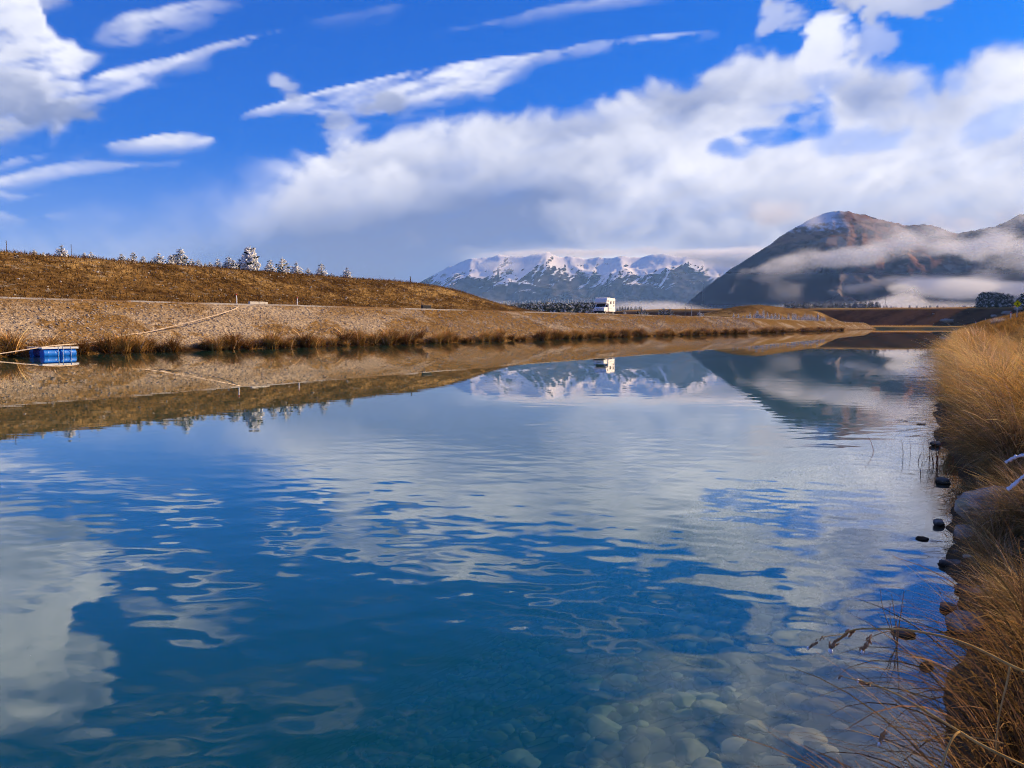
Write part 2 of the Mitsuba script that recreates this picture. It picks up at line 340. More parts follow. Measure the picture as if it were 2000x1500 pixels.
def box_below(us, vs, depth=5.5):
    """Bottom and the four sides under a top sheet whose outline runs through us and vs at z = 0."""
    ring = [(u, vs[0]) for u in us] + [(us[-1], v) for v in vs[1:]] + [(u, vs[-1]) for u in us[::-1][1:]] + [(us[0], v) for v in vs[::-1][1:-1]]
    r = np.array(ring)
    n = len(r)
    v = np.vstack([W(r[:, 0], r[:, 1], 0), W(r[:, 0], r[:, 1], -depth), W([us[0], us[-1], us[-1], us[0]], [vs[0], vs[0], vs[-1], vs[-1]], -depth)])
    i = np.arange(n)
    j = (i + 1) % n
    f = np.vstack([np.stack([i, i + n, j + n], 1), np.stack([i, j + n, j], 1), [[2 * n, 2 * n + 2, 2 * n + 1], [2 * n, 2 * n + 3, 2 * n + 2]]])
    return v, f


bv, bf = box_below(wu, wv)
arm_u, arm_v = np.array([606, 690.0]), np.array([50.3, 420.0])
av, af = box_below(arm_u, arm_v)
at = np.array([[606, 50.3], [690, 50.3], [690, 420], [606, 420.0]])
atop = W(at[:, 0], at[:, 1], 0)
allv = np.vstack([top, bv, av, atop])
o1, o2, o3 = len(top), len(top) + len(bv), len(top) + len(bv) + len(av)
allf = np.vstack([grid_faces(nu_, nv_), bf + o1, af + o2, np.array([[0, 1, 2], [0, 2, 3]]) + o3])
alln = np.vstack([nrm, np.tile([[0, 0, 1.0]], (len(allv) - len(nrm), 1))])
# flat shading for the hidden sides is not needed: they lie in the ground
scene['canal_water'] = {'type': 'thindielectric', 'int_ior': 1.41, 'ext_ior': 1.0}
scene['glacier_water'] = {'type': 'homogeneous', 'albedo': {'type': 'rgb', 'value': [.004, .150, .115]}, 'sigma_t': {'type': 'rgb', 'value': [.66, .46, .48]}}
path = meshkit.write_ply(trimesh.Trimesh(allv, allf, process=False), True, normals=alln)
scene['water'] = {'type': 'ply', 'filename': path, 'face_normals': False, 'bsdf': {'type': 'ref', 'id': 'canal_water'}, 'interior': {'type': 'ref', 'id': 'glacier_water'}, 'exterior': AIR}
labels['water'] = {'kind': 'structure'}

# ------------------------------------------------------------------ mountains
def ridge_noise(q, octaves, seed):
    return sum(.5 ** o * (1 - np.abs(2 * meshkit.noise(q * 2 ** o, seed + o) - 1)) for o in range(octaves)) / (2 - .5 ** (octaves - 1))


def mountain_mesh(xs, ys, crest, crest_y, front, back, rough, seed, spur, slope=.45, jag=.05):
    x, y = np.meshgrid(xs, ys, indexing='ij')
    q = np.stack([x, y, x * 0], -1)
    warp = 1.1 * spur * (meshkit.fbm(q / (spur * 2.0), 4, seed + 50) - .5)
    c = crest_y + 1.2 * spur * (meshkit.fbm(np.stack([x / (spur * 2.5), x * 0, x * 0], -1), 3, seed + 70) - .5)
    h = np.interp(x, *np.array(crest).T)
    t = y - c
    run = np.where(t < 0, -t / front, t / back)
    fall = np.clip(1 - run, 0, None)
    fall = .55 * fall ** 1.9 + .45 * fall
    s = x + slope * np.abs(t) * np.sign(c - y) + warp
    rn = ridge_noise(np.stack([s / spur, y / (spur * 2.6), x * 0], -1), 6, seed)
    rn = rn * .7 + .3 * ridge_noise(q / (spur * .45), 5, seed + 20)
    amp = rough * np.clip(jag / rough + np.abs(run) * 1.8, 0, 1) * np.clip(fall * 2.5, 0, 1)
    z = h * fall * (1 + jag * .6) - amp * h * (1 - rn) * (.35 + .65 * fall) + 14 * (meshkit.fbm(q / 70, 4, seed + 9) - .5) * np.clip(fall * 3, 0, 1)
    z = np.maximum(z, -5)
    return trimesh.Trimesh(np.stack([x, y, z], -1).reshape(-1, 3), grid_faces(len(xs), len(ys)), process=False)


PEAK = [(400, -30), (700, -20), (830, 0), (1125, 146), (1321, 301), (1484, 415), (1646, 511), (1776, 598), (1970, 712), (2060, 742), (2133, 751), (2210, 746), (2298, 732), (2464, 680), (2564, 647), (2663, 651), (2762, 621), (2846, 589), (2960, 608), (3059, 625), (3123, 650), (3202, 699), (3284, 722), (3477, 780), (3944, 650), (4620, 420), (5600, 250)]
RANGE = [(-3400, -20), (-2186, 277), (-1235, 624), (-944, 777), (-580, 913), (-289, 949), (0, 971), (362, 985), (724, 977), (1088, 957), (1450, 970), (1813, 949), (2176, 1000), (2394, 984), (2758, 892), (3193, 943), (3627, 1000), (4355, 928), (5811, 784), (8000, 600)]


def tussock_slopes(p, n, uv):
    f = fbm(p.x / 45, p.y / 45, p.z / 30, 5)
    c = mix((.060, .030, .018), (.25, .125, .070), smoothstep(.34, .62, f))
    c = mix(mi.Color3f(.021, .017, .028), c, smoothstep(300, 500, p.z + 260 * (fbm(p.x / 160, p.y / 160, p.z / 90, 4) - .5) + (p.x - 2150) * .18))  # lower slopes blue-black: shade and cloud shadow put into the colour
    scree = smoothstep(.62, .70, fbm(p.x / 120, p.y / 320, p.z / 90, 4))
    c = mix(c, mi.Color3f(.26, .22, .19), scree * .6)
    snow = smoothstep(600, 690, p.z + 170 * (fbm(p.x / 22, p.y / 40, p.z / 22, 4) - .5)) * smoothstep(2190, 2060, p.x + 90 * (fbm(p.y / 60, p.z / 30, 0, 4) - .5)) * smoothstep(1690, 1800, p.x)
    return mix(c, mi.Color3f(.78, .80, .84), snow * .9)


def snowy_range(p, n, uv):
    f = fbm(p.x / 110, p.y / 110, p.z / 60, 5)
    c = mix((.016, .020, .032), (.060, .060, .068), smoothstep(.36, .62, f))
    line = p.z + 260 * (fbm(p.x / 130, p.y / 160, p.z / 90, 5) - .5) + 900 * (n.z - .78) + 520 * (fbm(p.x / 620 + 3, p.y / 900, p.z / 500, 3) - .5) - 260 * n.x
    snow = smoothstep(640, 690, line)
    return mix(c, mi.Color3f(.82, .84, .88), snow)


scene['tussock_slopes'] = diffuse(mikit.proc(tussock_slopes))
scene['snowy_rock'] = diffuse(mikit.proc(snowy_range))
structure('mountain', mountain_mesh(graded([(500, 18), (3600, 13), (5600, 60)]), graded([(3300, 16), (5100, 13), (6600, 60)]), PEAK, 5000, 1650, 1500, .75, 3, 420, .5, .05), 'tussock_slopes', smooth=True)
structure('mountain_range', mountain_mesh(graded([(-3600, 30), (3800, 28), (8000, 120)]), graded([(8600, 32), (11200, 26), (13200, 120)]), RANGE, 11000, 2400, 2100, 1.05, 13, 760, .8, .16), 'snowy_rock', smooth=True)


# ------------------------------------------------------------------ plain materials
VC = {'type': 'mesh_attribute', 'name': 'vertex_color'}
scene['tinted'] = diffuse(VC)
scene['blade'] = {'type': 'principledthin', 'base_color': VC, 'roughness': .55, 'diff_trans': .35, 'spec_trans': 0.0}
scene['white_paint'] = {'type': 'principled', 'base_color': rgb(.74, .73, .70), 'roughness': .35, 'specular': .5}
scene['white_timber'] = diffuse(mikit.proc(lambda p, n, uv: mix((.50, .51, .50), (.70, .70, .68), fbm(p.x * 5, p.y * 5, p.z * 16, 3))))
scene['blue_plastic'] = {'type': 'principled', 'base_color': mikit.proc(lambda p, n, uv: mix((.006, .13, .55), (.012, .20, .70), fbm(p.x * 4, p.y * 4, p.z * 6, 3))), 'roughness': .38}
scene['navy_plastic'] = {'type': 'principled', 'base_color': rgb(.008, .03, .16), 'roughness': .4}
scene['pale_deck'] = diffuse(mikit.proc(lambda p, n, uv: mix((.30, .40, .55), (.42, .52, .66), fbm(p.x * 6, p.y * 6, 0, 3))))
scene['dark_glass'] = {'type': 'principled', 'base_color': rgb(.008, .009, .011), 'roughness': .06, 'specular': .6}
scene['rubber'] = diffuse(rgb(.018, .018, .019))
scene['grey_metal'] = {'type': 'principled', 'base_color': rgb(.42, .43, .44), 'roughness': .4, 'metallic': .6}
scene['dark_trim'] = diffuse(rgb(.035, .036, .04))
scene['red_reflector'] = diffuse(rgb(.50, .03, .02))
scene['orange_lens'] = {'type': 'principled', 'base_color': rgb(.55, .20, .03), 'roughness': .2}
scene['lamp_lens'] = {'type': 'principled', 'base_color': rgb(.55, .56, .57), 'roughness': .12}
scene['sign_yellow'] = diffuse(rgb(.72, .66, .01))
scene['sign_black'] = diffuse(rgb(.012, .012, .012))
scene['weathered_wood'] = diffuse(mikit.proc(lambda p, n, uv: mix((.09, .07, .055), (.20, .17, .14), fbm(p.x * 3, p.y * 3, p.z * 8, 3))))
scene['concrete'] = diffuse(mikit.proc(lambda p, n, uv: mix((.36, .34, .31), (.52, .50, .46), fbm(p.x * 4, p.y * 4, p.z * 4, 3))))
scene['rope_fibre'] = diffuse(mikit.proc(lambda p, n, uv: mix((.42, .33, .24), (.62, .52, .41), cell_rand(dr.floor(p.x * 9), dr.floor(p.y * 9), 2))))


def rock_colour(p, n, uv):
    c = mix((.17, .16, .145), (.44, .42, .37), fbm(p.x * 5, p.y * 5, p.z * 7, 4))
    c = mix(c, mi.Color3f(.24, .25, .12), smoothstep(.60, .72, fbm(p.x * 9 + 4, p.y * 9, p.z * 9, 3)) * .5)
    return mix(c, mi.Color3f(.030, .024, .018), smoothstep(.07, .0, p.z + .07 * (fbm(p.x * 6, p.y * 6, 0, 3) - .5)))


def cobble_colour(p, n, uv):
    r = noise(p.x * 2.6 + 11, p.y * 2.6, 3.0)
    c = mix((.12, .105, .075), (.36, .31, .215), smoothstep(.2, .8, r))
    c = mix(c, mi.Color3f(.40, .33, .19), smoothstep(.72, .84, noise(p.x * 1.9, p.y * 1.9, 8.0)) * .7)
    return c * (.70 + .5 * fbm(p.x * 16, p.y * 16, p.z * 16, 3))


scene['rock'] = {'type': 'bumpmap', 'scale': 1.0, 'arbitrary': mikit.proc(lambda p, n, uv: (.10 * fbm(p.x * 9, p.y * 9, p.z * 9, 5)), eps=.008), 'bsdf': diffuse(mikit.proc(rock_colour))}
scene['cobble'] = diffuse(mikit.proc(cobble_colour))

# ------------------------------------------------------------------ placing and shaping helpers
F = 1502.0
CP, SP = math.cos(PITCH), math.sin(PITCH)


def ray(px, py):
    a, b = (px - 1000) / F, (750 - py) / F
    d = np.array([a, CP + b * SP, -SP + b * CP])
    return d


def hit(px, py, z=0.0):
    """Where the sight line to a place of the photograph meets the level z."""
    d = ray(px, py)
    return np.array([0, 0, EYE]) + d * (z - EYE) / d[2]


def along_ray(px, py, y):
    d = ray(px, py)
    return np.array([0, 0, EYE]) + d * y / d[1]


def on_line(px, v):
    """The ground point under photo column px at the distance v across the canal (level sight)."""
    a = (px - 1000) / F
    d = v / (.5 - .8660254 * a)
    return np.array([a * d, d])


def ground(x, y):
    u, v = UV(np.array([x, y]))
    return float(H(u, v))


def place(x, y, z, rot=0.0, s=1.0, sz=None, tilt=0.0, about=0.0):
    m = T().translate([float(x), float(y), float(z)])
    if tilt:
        m = m @ T().rotate([math.cos(about), math.sin(about), 0], tilt)
    return m @ T().rotate([0, 0, 1], float(rot)).scale([s, s, s if sz is None else sz])


def cat(ms):
    return trimesh.util.concatenate(ms)


def box(x0, x1, y0, y1, z0, z1, bevel=0.0):
    m = trimesh.creation.box(bounds=[[x0, y0, z0], [x1, y1, z1]])
    if bevel:
        import manifold3d
        c = [(x, y, z) for x in (x0 + bevel, x1 - bevel) for y in (y0 + bevel, y1 - bevel) for z in (z0 + bevel, z1 - bevel)]
        h = manifold3d.Manifold.hull_points([(x + i * bevel, y + j * bevel, z + k * bevel) for x, y, z in c for i, j, k in ((1, 0, 0), (-1, 0, 0), (0, 1, 0), (0, -1, 0), (0, 0, 1), (0, 0, -1))]).to_mesh()
        m = trimesh.Trimesh(h.vert_properties[:, :3], h.tri_verts, process=False)
    return m


def tube(points, radii, n=6):
    p = np.asarray(points, float)
    r = np.broadcast_to(np.asarray(radii, float), len(p))
    t = np.gradient(p, axis=0)
    t /= np.linalg.norm(t, axis=1, keepdims=True) + 1e-12
    ref = np.array([0, 0, 1.0]) if abs(t[0, 2]) < .9 else np.array([1.0, 0, 0])
    s = np.cross(t, ref)
    s /= np.linalg.norm(s, axis=1, keepdims=True) + 1e-12
    w = np.cross(s, t)
    a = np.arange(n) * 2 * math.pi / n
    v = (p[:, None] + r[:, None, None] * (np.cos(a)[None, :, None] * s[:, None] + np.sin(a)[None, :, None] * w[:, None])).reshape(-1, 3)
    i = np.arange(len(p) - 1)[:, None] * n + np.arange(n)[None]
    j = np.arange(len(p) - 1)[:, None] * n + (np.arange(n)[None] + 1) % n
    f = np.vstack([np.stack([i, j + n, j], -1).reshape(-1, 3), np.stack([i, i + n, j + n], -1).reshape(-1, 3)])
    v = np.vstack([v, p[:1], p[-1:]])
    k = np.arange(n)
    f = np.vstack([f, np.stack([k * 0 + len(v) - 2, k, (k + 1) % n], 1), np.stack([k * 0 + len(v) - 1, len(v) - 2 - n + (k + 1) % n, len(v) - 2 - n + k], 1)])
    return trimesh.Trimesh(v, f, process=False)


def smooth_path(pts, n=24):
    from scipy.interpolate import CubicSpline
    p = np.asarray(pts, float)
    t = np.concatenate([[0], np.cumsum(np.linalg.norm(np.diff(p, axis=0), axis=1))])
    return CubicSpline(t, p)(np.linspace(0, t[-1], n))


def rock_mesh(seed, sub=3, flat=.65, rough=.35):
    m = trimesh.creation.icosphere(subdivisions=sub)
    v = m.vertices
    n1 = meshkit.fbm(v * 1.1 + seed * 7.3, 4, seed)
    q = np.random.default_rng(seed)
    r = 1 + rough * 2 * (n1 - .5)
    for _ in range(7):                                      # a few worn flat faces
        d = q.normal(size=3)
        d /= np.linalg.norm(d)
        h = q.uniform(.62, .9)
        r = np.minimum(r, h / np.maximum(v @ d, 1e-3) + (v @ d < .2) * 9)
    return trimesh.Trimesh(v * r[:, None] * [1, .85, flat], m.faces, process=False)


ORD = 'first second third fourth fifth sixth seventh eighth ninth tenth eleventh twelfth thirteenth fourteenth fifteenth sixteenth seventeenth eighteenth nineteenth'.split()


def ordinal(i):
    if i < 19:
        return ORD[i]
    tens, ones = divmod(i + 1, 10)
    t = ['', '', 'twent', 'thirt', 'fort', 'fift', 'sixt', 'sevent', 'eight', 'ninet'][tens]
    return t + 'ieth' if ones == 0 else f'{t}y-{ORD[ones - 1]}'


def add(parent, name, mesh, bsdf, m=None, **more):
    key = numbered(f'{parent}__{name}' if parent else name)
    scene[key] = mikit.ply(mesh, bsdf, **more)
    if m is not None:
        scene[key]['to_world'] = m
    return key


def copy_of(shapes, key, m):
    """One more thing out of the shared part dicts."""
    for part, d in shapes.items():
        scene[f'{key}__{part}' if part else key] = {**d, 'to_world': m}


# ------------------------------------------------------------------ trees
OCTA = np.array([[1, 0, 0], [-1, 0, 0], [0, 1, 0], [0, -1, 0], [0, 0, 1], [0, 0, -1.0]])
OCTF = np.array([[0, 2, 4], [2, 1, 4], [1, 3, 4], [3, 0, 4], [2, 0, 5], [1, 2, 5], [3, 1, 5], [0, 3, 5]])


def sprigs(centres, axes, length, width, colours, q):
    """Elongated needle clumps at the centres, pointing along the axes."""
    n = len(centres)
    ax = axes / np.linalg.norm(axes, axis=1, keepdims=True)
    r = q.normal(size=(n, 3))
    s = np.cross(ax, r)
    s /= np.linalg.norm(s, axis=1, keepdims=True)
    t = np.cross(ax, s)
    base = OCTA[None] * q.uniform(.7, 1.3, (n, 6, 1))
    v = centres[:, None] + base[..., :1] * (s * width[:, None])[:, None] + base[..., 1:2] * (t * width[:, None])[:, None] + base[..., 2:] * (ax * length[:, None])[:, None]
    f = OCTF[None] + (np.arange(n) * 6)[:, None, None]
    c = np.repeat(colours[:, None], 6, 1) * q.uniform(.8, 1.15, (n, 6, 1))
    return v.reshape(-1, 3), f.reshape(-1, 3), c.reshape(-1, 3)


def pine(seed, levels, per, clumps, radius, frost, power=.85, leaders=1, tip=.02):
    q = np.random.default_rng(seed)
    C, A, L, Wd, K = [], [], [], [], []
    for ld in range(leaders):
        ox, oy = (0, 0) if leaders == 1 else (q.uniform(-.10, .10), q.uniform(-.06, .06))
        top = 1.0 if ld == 0 else q.uniform(.93, 1.0)
        for i in range(levels):
            f = (i + q.uniform(-.3, .3)) / levels
            z = (.04 + .93 * f) * top
            R = (radius * max(0.0, 1 - f) ** power + tip) * q.uniform(.78, 1.15)
            for b in range(per):
                ang = q.uniform(0, 2 * math.pi)
                d = np.array([math.cos(ang), math.sin(ang), 0])
                rb = R * q.uniform(.6, 1.12)
                for k in range(clumps):
                    g = (k + 1) / clumps
                    up = .30 * rb * g ** 1.6
                    C.append(d * rb * g + [ox * (1 - .2 * f), oy, z + up + q.normal() * .008])
                    A.append(d * .8 + [0, 0, .55 + .5 * f] + q.normal(size=3) * .3)
                    L.append((.028 + .30 * rb / clumps) * q.uniform(.8, 1.3))
                    Wd.append((.020 + .11 * rb) * q.uniform(.8, 1.3))
                    white = q.random() < frost * (.55 + .45 * g) + .05
                    K.append(np.array([.84, .86, .86]) * q.uniform(.72, 1.05) if white else np.array([.050, .062, .046]) * q.uniform(.5, 1.7))
        C.append([ox * .8, oy, top])
        A.append([0, 0, 1.0])
        L.append(.05)
        Wd.append(.012)
        K.append([.6, .63, .62])
    v, f, c = sprigs(np.array(C), np.array(A), np.array(L), np.array(Wd), np.array(K), q)
    crown = mikit.ply((v, f), 'tinted', color=c)
    trunk = mikit.ply(tube([[0, 0, -.12], [0, 0, .3], [.004, 0, .7], [0, 0, .96]], [.026, .020, .010, .003], 6), 'weathered_wood')
    return {'trunk': trunk, 'crown': crown}


YOUNG = [pine(100 + i, 9, 8, 3, .30 + .03 * (i % 3), .80, .8) for i in range(4)]
BIG = pine(140, 11, 8, 3, .26, .86, .42, 4, .05)
FOREST = [pine(200 + i, 12, 6, 2, .19 + .015 * i, .26, .8) for i in range(4)]
TALL = [pine(230 + i, 14, 8, 3, .22 + .02 * i, .22, .55, 1, .04) for i in range(3)]

RIDGE = [(76, 486, 'y'), (94, 492, 'y'), (104, 493, 'y'), (129, 477, 'y'), (142, 502, 'y'), (156, 504, 'y'), (173, 492.5, 'y'), (186, 491, 'y'), (210, 505, 'y'), (228, 504, 'y'), (244, 494.5, 'y'), (258, 503, 'y'), (267, 490.5, 'y'), (286, 499, 'y'),
         (303, 506, 'y'), (317, 492, 'y'), (339, 496, 'y'), (346, 496, 'y'), (359, 483.5, 'y'), (380, 504, 'y'), (393, 505.5, 'y'), (406, 513, 'y'), (415, 511, 'y'), (430, 504, 'y'), (444, 512, 'y'), (451, 499.5, 'y'), (460, 506, 'y'), (473, 504, 'y'), (493, 481, 'b'),
         (532, 506, 'y'), (556, 502.5, 'y'), (582, 511, 'y'), (605, 522.5, 'y'), (631, 513, 'y'), (650, 533, 'y'), (680, 521, 'y')]
for i, (px, top, kind) in enumerate(RIDGE):
    v = rng.uniform(81.0, 83.0)
    x, y = on_line(px, v)
    z0 = ground(x, y)
    zt = along_ray(px, top, y)[2]
    key = numbered('frosted_pine')
    copy_of(BIG if kind == 'b' else YOUNG[i % 4], key, place(x, y, z0 - .1, rng.uniform(0, 360), (zt - z0 + .1) * (1.5 if kind == 'y' else 1.1), (zt - z0 + .1)))
    tell(key, 'tallest frosted pine on the hillside crest, with several flat-topped white leaders' if kind == 'b' else f'frosted young pine on the grassy hillside crest, {ordinal(i)} from the left', 'tree', 'frosted pines along the hillside crest')

# the dark plantation behind the road
q = np.random.default_rng(5)
n = 0
for row in range(4):
    for px in np.arange(908, 1172, 4.7):
        d = 380 + row * 30 + q.uniform(-7, 7)
        pxx = px + q.uniform(-2, 2) + row * .8
        x, y = (pxx - 1000) / F * d, d
        topy = np.interp(pxx, [905, 930, 960, 1000, 1060, 1110, 1170], [609, 597, 592, 590, 588, 588, 588]) + q.uniform(-2.5, 4.0)
        if q.random() < .10 or n >= 296:
            continue
        z0 = ground(x, y)
        zt = along_ray(pxx, topy, d)[2]
        key = numbered('pine_tree')
        copy_of(FOREST[n % 4], key, place(x, y, z0 - .2, q.uniform(0, 360), (zt - z0) * 1.12, zt - z0))
        tell(key, 'dark conifer with frosted tips in the dense plantation left of the white motorhome', 'tree', 'dark conifers of the plantation behind the road')
        n += 1

FRONT = [(945, 604), (960, 599), (969, 600), (977, 603), (985, 602), (1000, 601), (1004, 598), (1054, 603), (1057, 604), (1075, 606)]
for i, (px, top) in enumerate(FRONT):
    d = 235 + rng.uniform(-12, 12)
    x, y = (px - 1000) / F * d, d
    z0, zt = ground(x, y), along_ray(px, top, d)[2]
    key = numbered('frosted_pine')
    copy_of(YOUNG[i % 4], key, place(x, y, z0 - .2, rng.uniform(0, 360), (zt - z0) * .95, zt - z0))
    tell(key, f'white frosted tree at the foot of the dark plantation, {ordinal(i)} from the left', 'tree', 'white trees before the plantation')

MID = [(1219, 604, 'f', 190), (1245, 604, 'd', 240), (1252, 602, 'd', 245), (1258, 603, 'd', 240), (1264, 608, 'f', 230), (1288, 602, 'd', 250), (1295, 600, 'd', 255), (1302, 602, 'd', 250), (1307, 600, 'd', 250), (1313, 606, 'd', 245), (1324, 614, 'd', 240), (1365, 605, 'f', 235), (1372, 610, 'f', 240)]
for i, (px, top, kind, d) in enumerate(MID):
    x, y = (px - 1000) / F * d, d
    z0, zt = ground(x, y), along_ray(px, top, d)[2]
    key = numbered('frosted_pine' if kind == 'f' else 'pine_tree')
    copy_of(YOUNG[i % 4] if kind == 'f' else FOREST[i % 4], key, place(x, y, z0 - .2, rng.uniform(0, 360), (zt - z0) * (1.0 if kind == 'f' else 1.5), zt - z0))
    tell(key, f'{"white frosted" if kind == "f" else "dark"} tree right of the motorhome, {ordinal(i)} from it', 'tree', 'scattered trees right of the motorhome')

for i, px in enumerate([1431, 1440, 1450, 1457, 1463, 1470, 1477, 1483, 1489, 1497, 1505, 1512, 1519, 1526, 1531, 1538, 1546, 1551, 1558, 1565, 1570, 1577, 1583, 1588, 1595, 1602, 1607, 1623]):
    x, y = on_line(px, rng.uniform(61.5, 63.5))
    top = np.interp(px, [1431, 1450, 1490, 1520, 1560, 1590, 1607, 1623], [612, 612, 606, 613, 612, 611, 612, 621]) + rng.uniform(-3.5, 5.0)
    z0, zt = ground(x, y), along_ray(px, top, y)[2]
    key = numbered('frosted_pine')
    copy_of(YOUNG[i % 4], key, place(x, y, z0 - .1, rng.uniform(0, 360), (zt - z0) * rng.uniform(.6, .95), zt - z0))
    tell(key, f'frosted small pine in the row on the far left bank, {ordinal(i)} from the left', 'tree', 'frosted pines on the far left bank')

q = np.random.default_rng(6)
for px0, px1, step, top, spread, u0, kind, label, group in (
        (1532, 1718, 3.4, 589, 2.2, 790, 'd', 'small dark pine in the strip of trees on the far terrace', 'dark pines on the far terrace'),
        (1205, 1255, 3.2, 599, 2.0, 800, 'd', 'small dark pine on the brown terrace just right of the motorhome', 'dark pines on the terrace right of the motorhome'),
        (1722, 1905, 5.0, 597, 2.5, 752, 'f', 'tiny frosted tree in the row on top of the far embankment', 'frosted trees on top of the far embankment'),
        (1380, 1470, 7.0, 601, 1.5, 800, 'd', 'tiny dark pine on the dark hill below the mountain', 'dark pines on the dark hill below the mountain')):
    for px in np.arange(px0, px1, step):
        px = px + q.uniform(-1.5, 1.5)
        a = (px - 1000) / F
        d = (u0 + q.uniform(0, 14)) / (.8660254 + .5 * a)
        x, y = a * d, d
        z0, zt = ground(x, y), along_ray(px, top + q.uniform(-spread, spread), d)[2]
        if zt - z0 < 1.2:
            continue
        key = numbered('pine_tree' if kind == 'd' else 'frosted_pine')
        copy_of(FOREST[int(q.integers(4))] if kind == 'd' else YOUNG[int(q.integers(4))], key, place(x, y, z0 - .2, q.uniform(0, 360), (zt - z0) * 1.2, zt - z0))
        tell(key, label, 'tree', group)
i = 0
for px in list(np.arange(1908, 1976, 6.2)) + list(np.arange(1984, 2075, 7)):
    a = (px - 1000) / F
    d = (748 + q.uniform(0, 8)) / (.8660254 + .5 * a)
    top = np.interp(px, [1905, 1915, 1940, 1965, 1975, 1984, 1995, 2075], [573, 568, 569, 573, 578, 577, 571, 568]) + q.uniform(-1, 1.5)
    z0, zt = ground(a * d, d), along_ray(px, top, d)[2]
    key = numbered('pine_tree')
    copy_of(TALL[i % 3], key, place(a * d, d, z0 - .2, q.uniform(0, 360), (zt - z0) * 1.05, zt - z0))
    tell(key, f'tall dark pine behind the yellow walking sign, {ordinal(i)} from the left', 'tree', 'tall pines behind the walking sign')
    i += 1

# ------------------------------------------------------------------ motorhome
yaw = math.degrees(math.atan2(-.914, -.407))
mx, my = on_line(1180, 61.6)
mx, my = mx + .2, my + 2.6
mz = ground(mx, my) + .02
M = place(mx, my, mz, yaw, 1.1)
t = 'motorhome'
tell(t, 'white coachbuilt motorhome parked on the gravel road beside the canal', 'motorhome')


def extrude(profile, y0, y1, bevel=0.0):
    """A side profile in (x, z) swept across the vehicle."""
    from shapely.geometry import Polygon
    p = Polygon(profile).buffer(-bevel).buffer(bevel, quad_segs=6) if bevel else Polygon(profile)
    m = trimesh.creation.extrude_polygon(p, y1 - y0, engine='earcut')
    v = m.vertices
    return trimesh.Trimesh(np.stack([v[:, 0], v[:, 2] + y0, v[:, 1]], 1), m.faces[:, ::-1], process=False)


body = extrude([(-3.3, .55), (.75, .55), (.75, 1.95), (2.05, 2.02), (2.25, 2.2), (1.75, 2.95), (1.4, 3.05), (-3.2, 3.05), (-3.3, 2.95)], -1.14, 1.14, .07)
add(t, 'body', body, 'white_paint', M, smooth=30)
cab = extrude([(.76, .5), (3.05, .5), (3.12, .75), (3.05, 1.15), (2.35, 1.30), (1.75, 1.96), (.76, 1.94)], -.98, .98, .05)
add(t, 'cab', cab, 'white_paint', M, smooth=30)
ws = box(0, .76, -.84, .84, -.012, .012, .008)
ws.apply_transform(trimesh.transformations.rotation_matrix(math.radians(47), [0, 1, 0]))
ws.apply_translation([1.80, 0, 1.90])
add(t, 'windscreen', ws, 'dark_glass', M)
for s in (1, -1):
    sw = extrude([(.95, 1.33), (2.12, 1.33), (1.66, 1.84), (.95, 1.84)], .975, .992)
    if s < 0:
        sw = trimesh.Trimesh(sw.vertices * [1, -1, 1], sw.faces[:, ::-1], process=False)
    add(t, 'cab_window', sw, 'dark_glass', M)
    mir = box(1.98, 2.10, s * 1.08 - .09, s * 1.08 + .09, 1.36, 1.68, .02)
    add(t, 'mirror', mir, 'dark_trim', M)
    hl = box(2.98, 3.14, s * .70 - .17, s * .70 + .17, .82, 1.02, .03)
    add(t, 'headlight', hl, 'lamp_lens', M)
    add(t, 'indicator', box(2.98, 3.13, s * .92 - .05, s * .92 + .05, .82, 1.00, .02), 'orange_lens', M)
for y0, y1 in ((1.132, 1.152), (-1.152, -1.132)):
    add(t, 'side_window', box(-2.75, -2.15, y0, y1, 1.95, 2.55, .008), 'dark_glass', M)
    add(t, 'side_window', box(-2.70, -2.20, y0, y1, 1.50, 1.80, .008), 'dark_glass', M)
    add(t, 'side_window', box(-.9, -.1, y0, y1, 1.9, 2.45, .008), 'dark_glass', M)
    add(t, 'side_window', box(1.05, 1.45, y0, y1, 2.25, 2.65, .008), 'dark_glass', M)
    add(t, 'stripe', box(-3.2, .7, y0, y1, 1.02, 1.08, .005), 'grey_metal', M)
add(t, 'door', box(-1.9, -1.25, 1.136, 1.158, .62, 2.45, .008), 'white_paint', M)
add(t, 'bumper', box(2.95, 3.22, -.98, .98, .32, .62, .05), 'dark_trim', M)
add(t, 'grille', box(3.03, 3.125, -.48, .48, .86, 1.00, .02), 'dark_trim', M)
add(t, 'roof_vent', box(-2.0, -1.5, -.25, .25, 3.05, 3.2, .04), 'white_paint', M)
add(t, 'roof_vent', box(-.4, .0, -.2, .2, 3.05, 3.14, .03), 'white_paint', M)
for x in (-2.1, 2.25):
    for s in (1, -1):
        c = trimesh.creation.cylinder(radius=.34, height=.22, sections=24)
        c.apply_transform(trimesh.transformations.rotation_matrix(math.pi / 2, [1, 0, 0]))
        c.apply_translation([x, s * (1.0 if x < 0 else .88), .34])
        k = add(t, 'wheel', c, 'rubber', M, smooth=40)
        r = trimesh.creation.cylinder(radius=.20, height=.235, sections=20)
        r.apply_transform(trimesh.transformations.rotation_matrix(math.pi / 2, [1, 0, 0]))
        r.apply_translation([x, s * (1.0 if x < 0 else .88), .34])
        scene[f'{k}__rim'] = {**mikit.ply(r, 'grey_metal', smooth=40), 'to_world': M}

# ------------------------------------------------------------------ pontoon and rope
P0 = hit(100, 695)
M = place(P0[0], P0[1] + .2, 0, math.degrees(math.atan2(.826, .562)))       # local -y is the sunlit long side
t = 'pontoon'
tell(t, 'floating pontoon of blue plastic drums lashed under a white timber frame', 'pontoon')


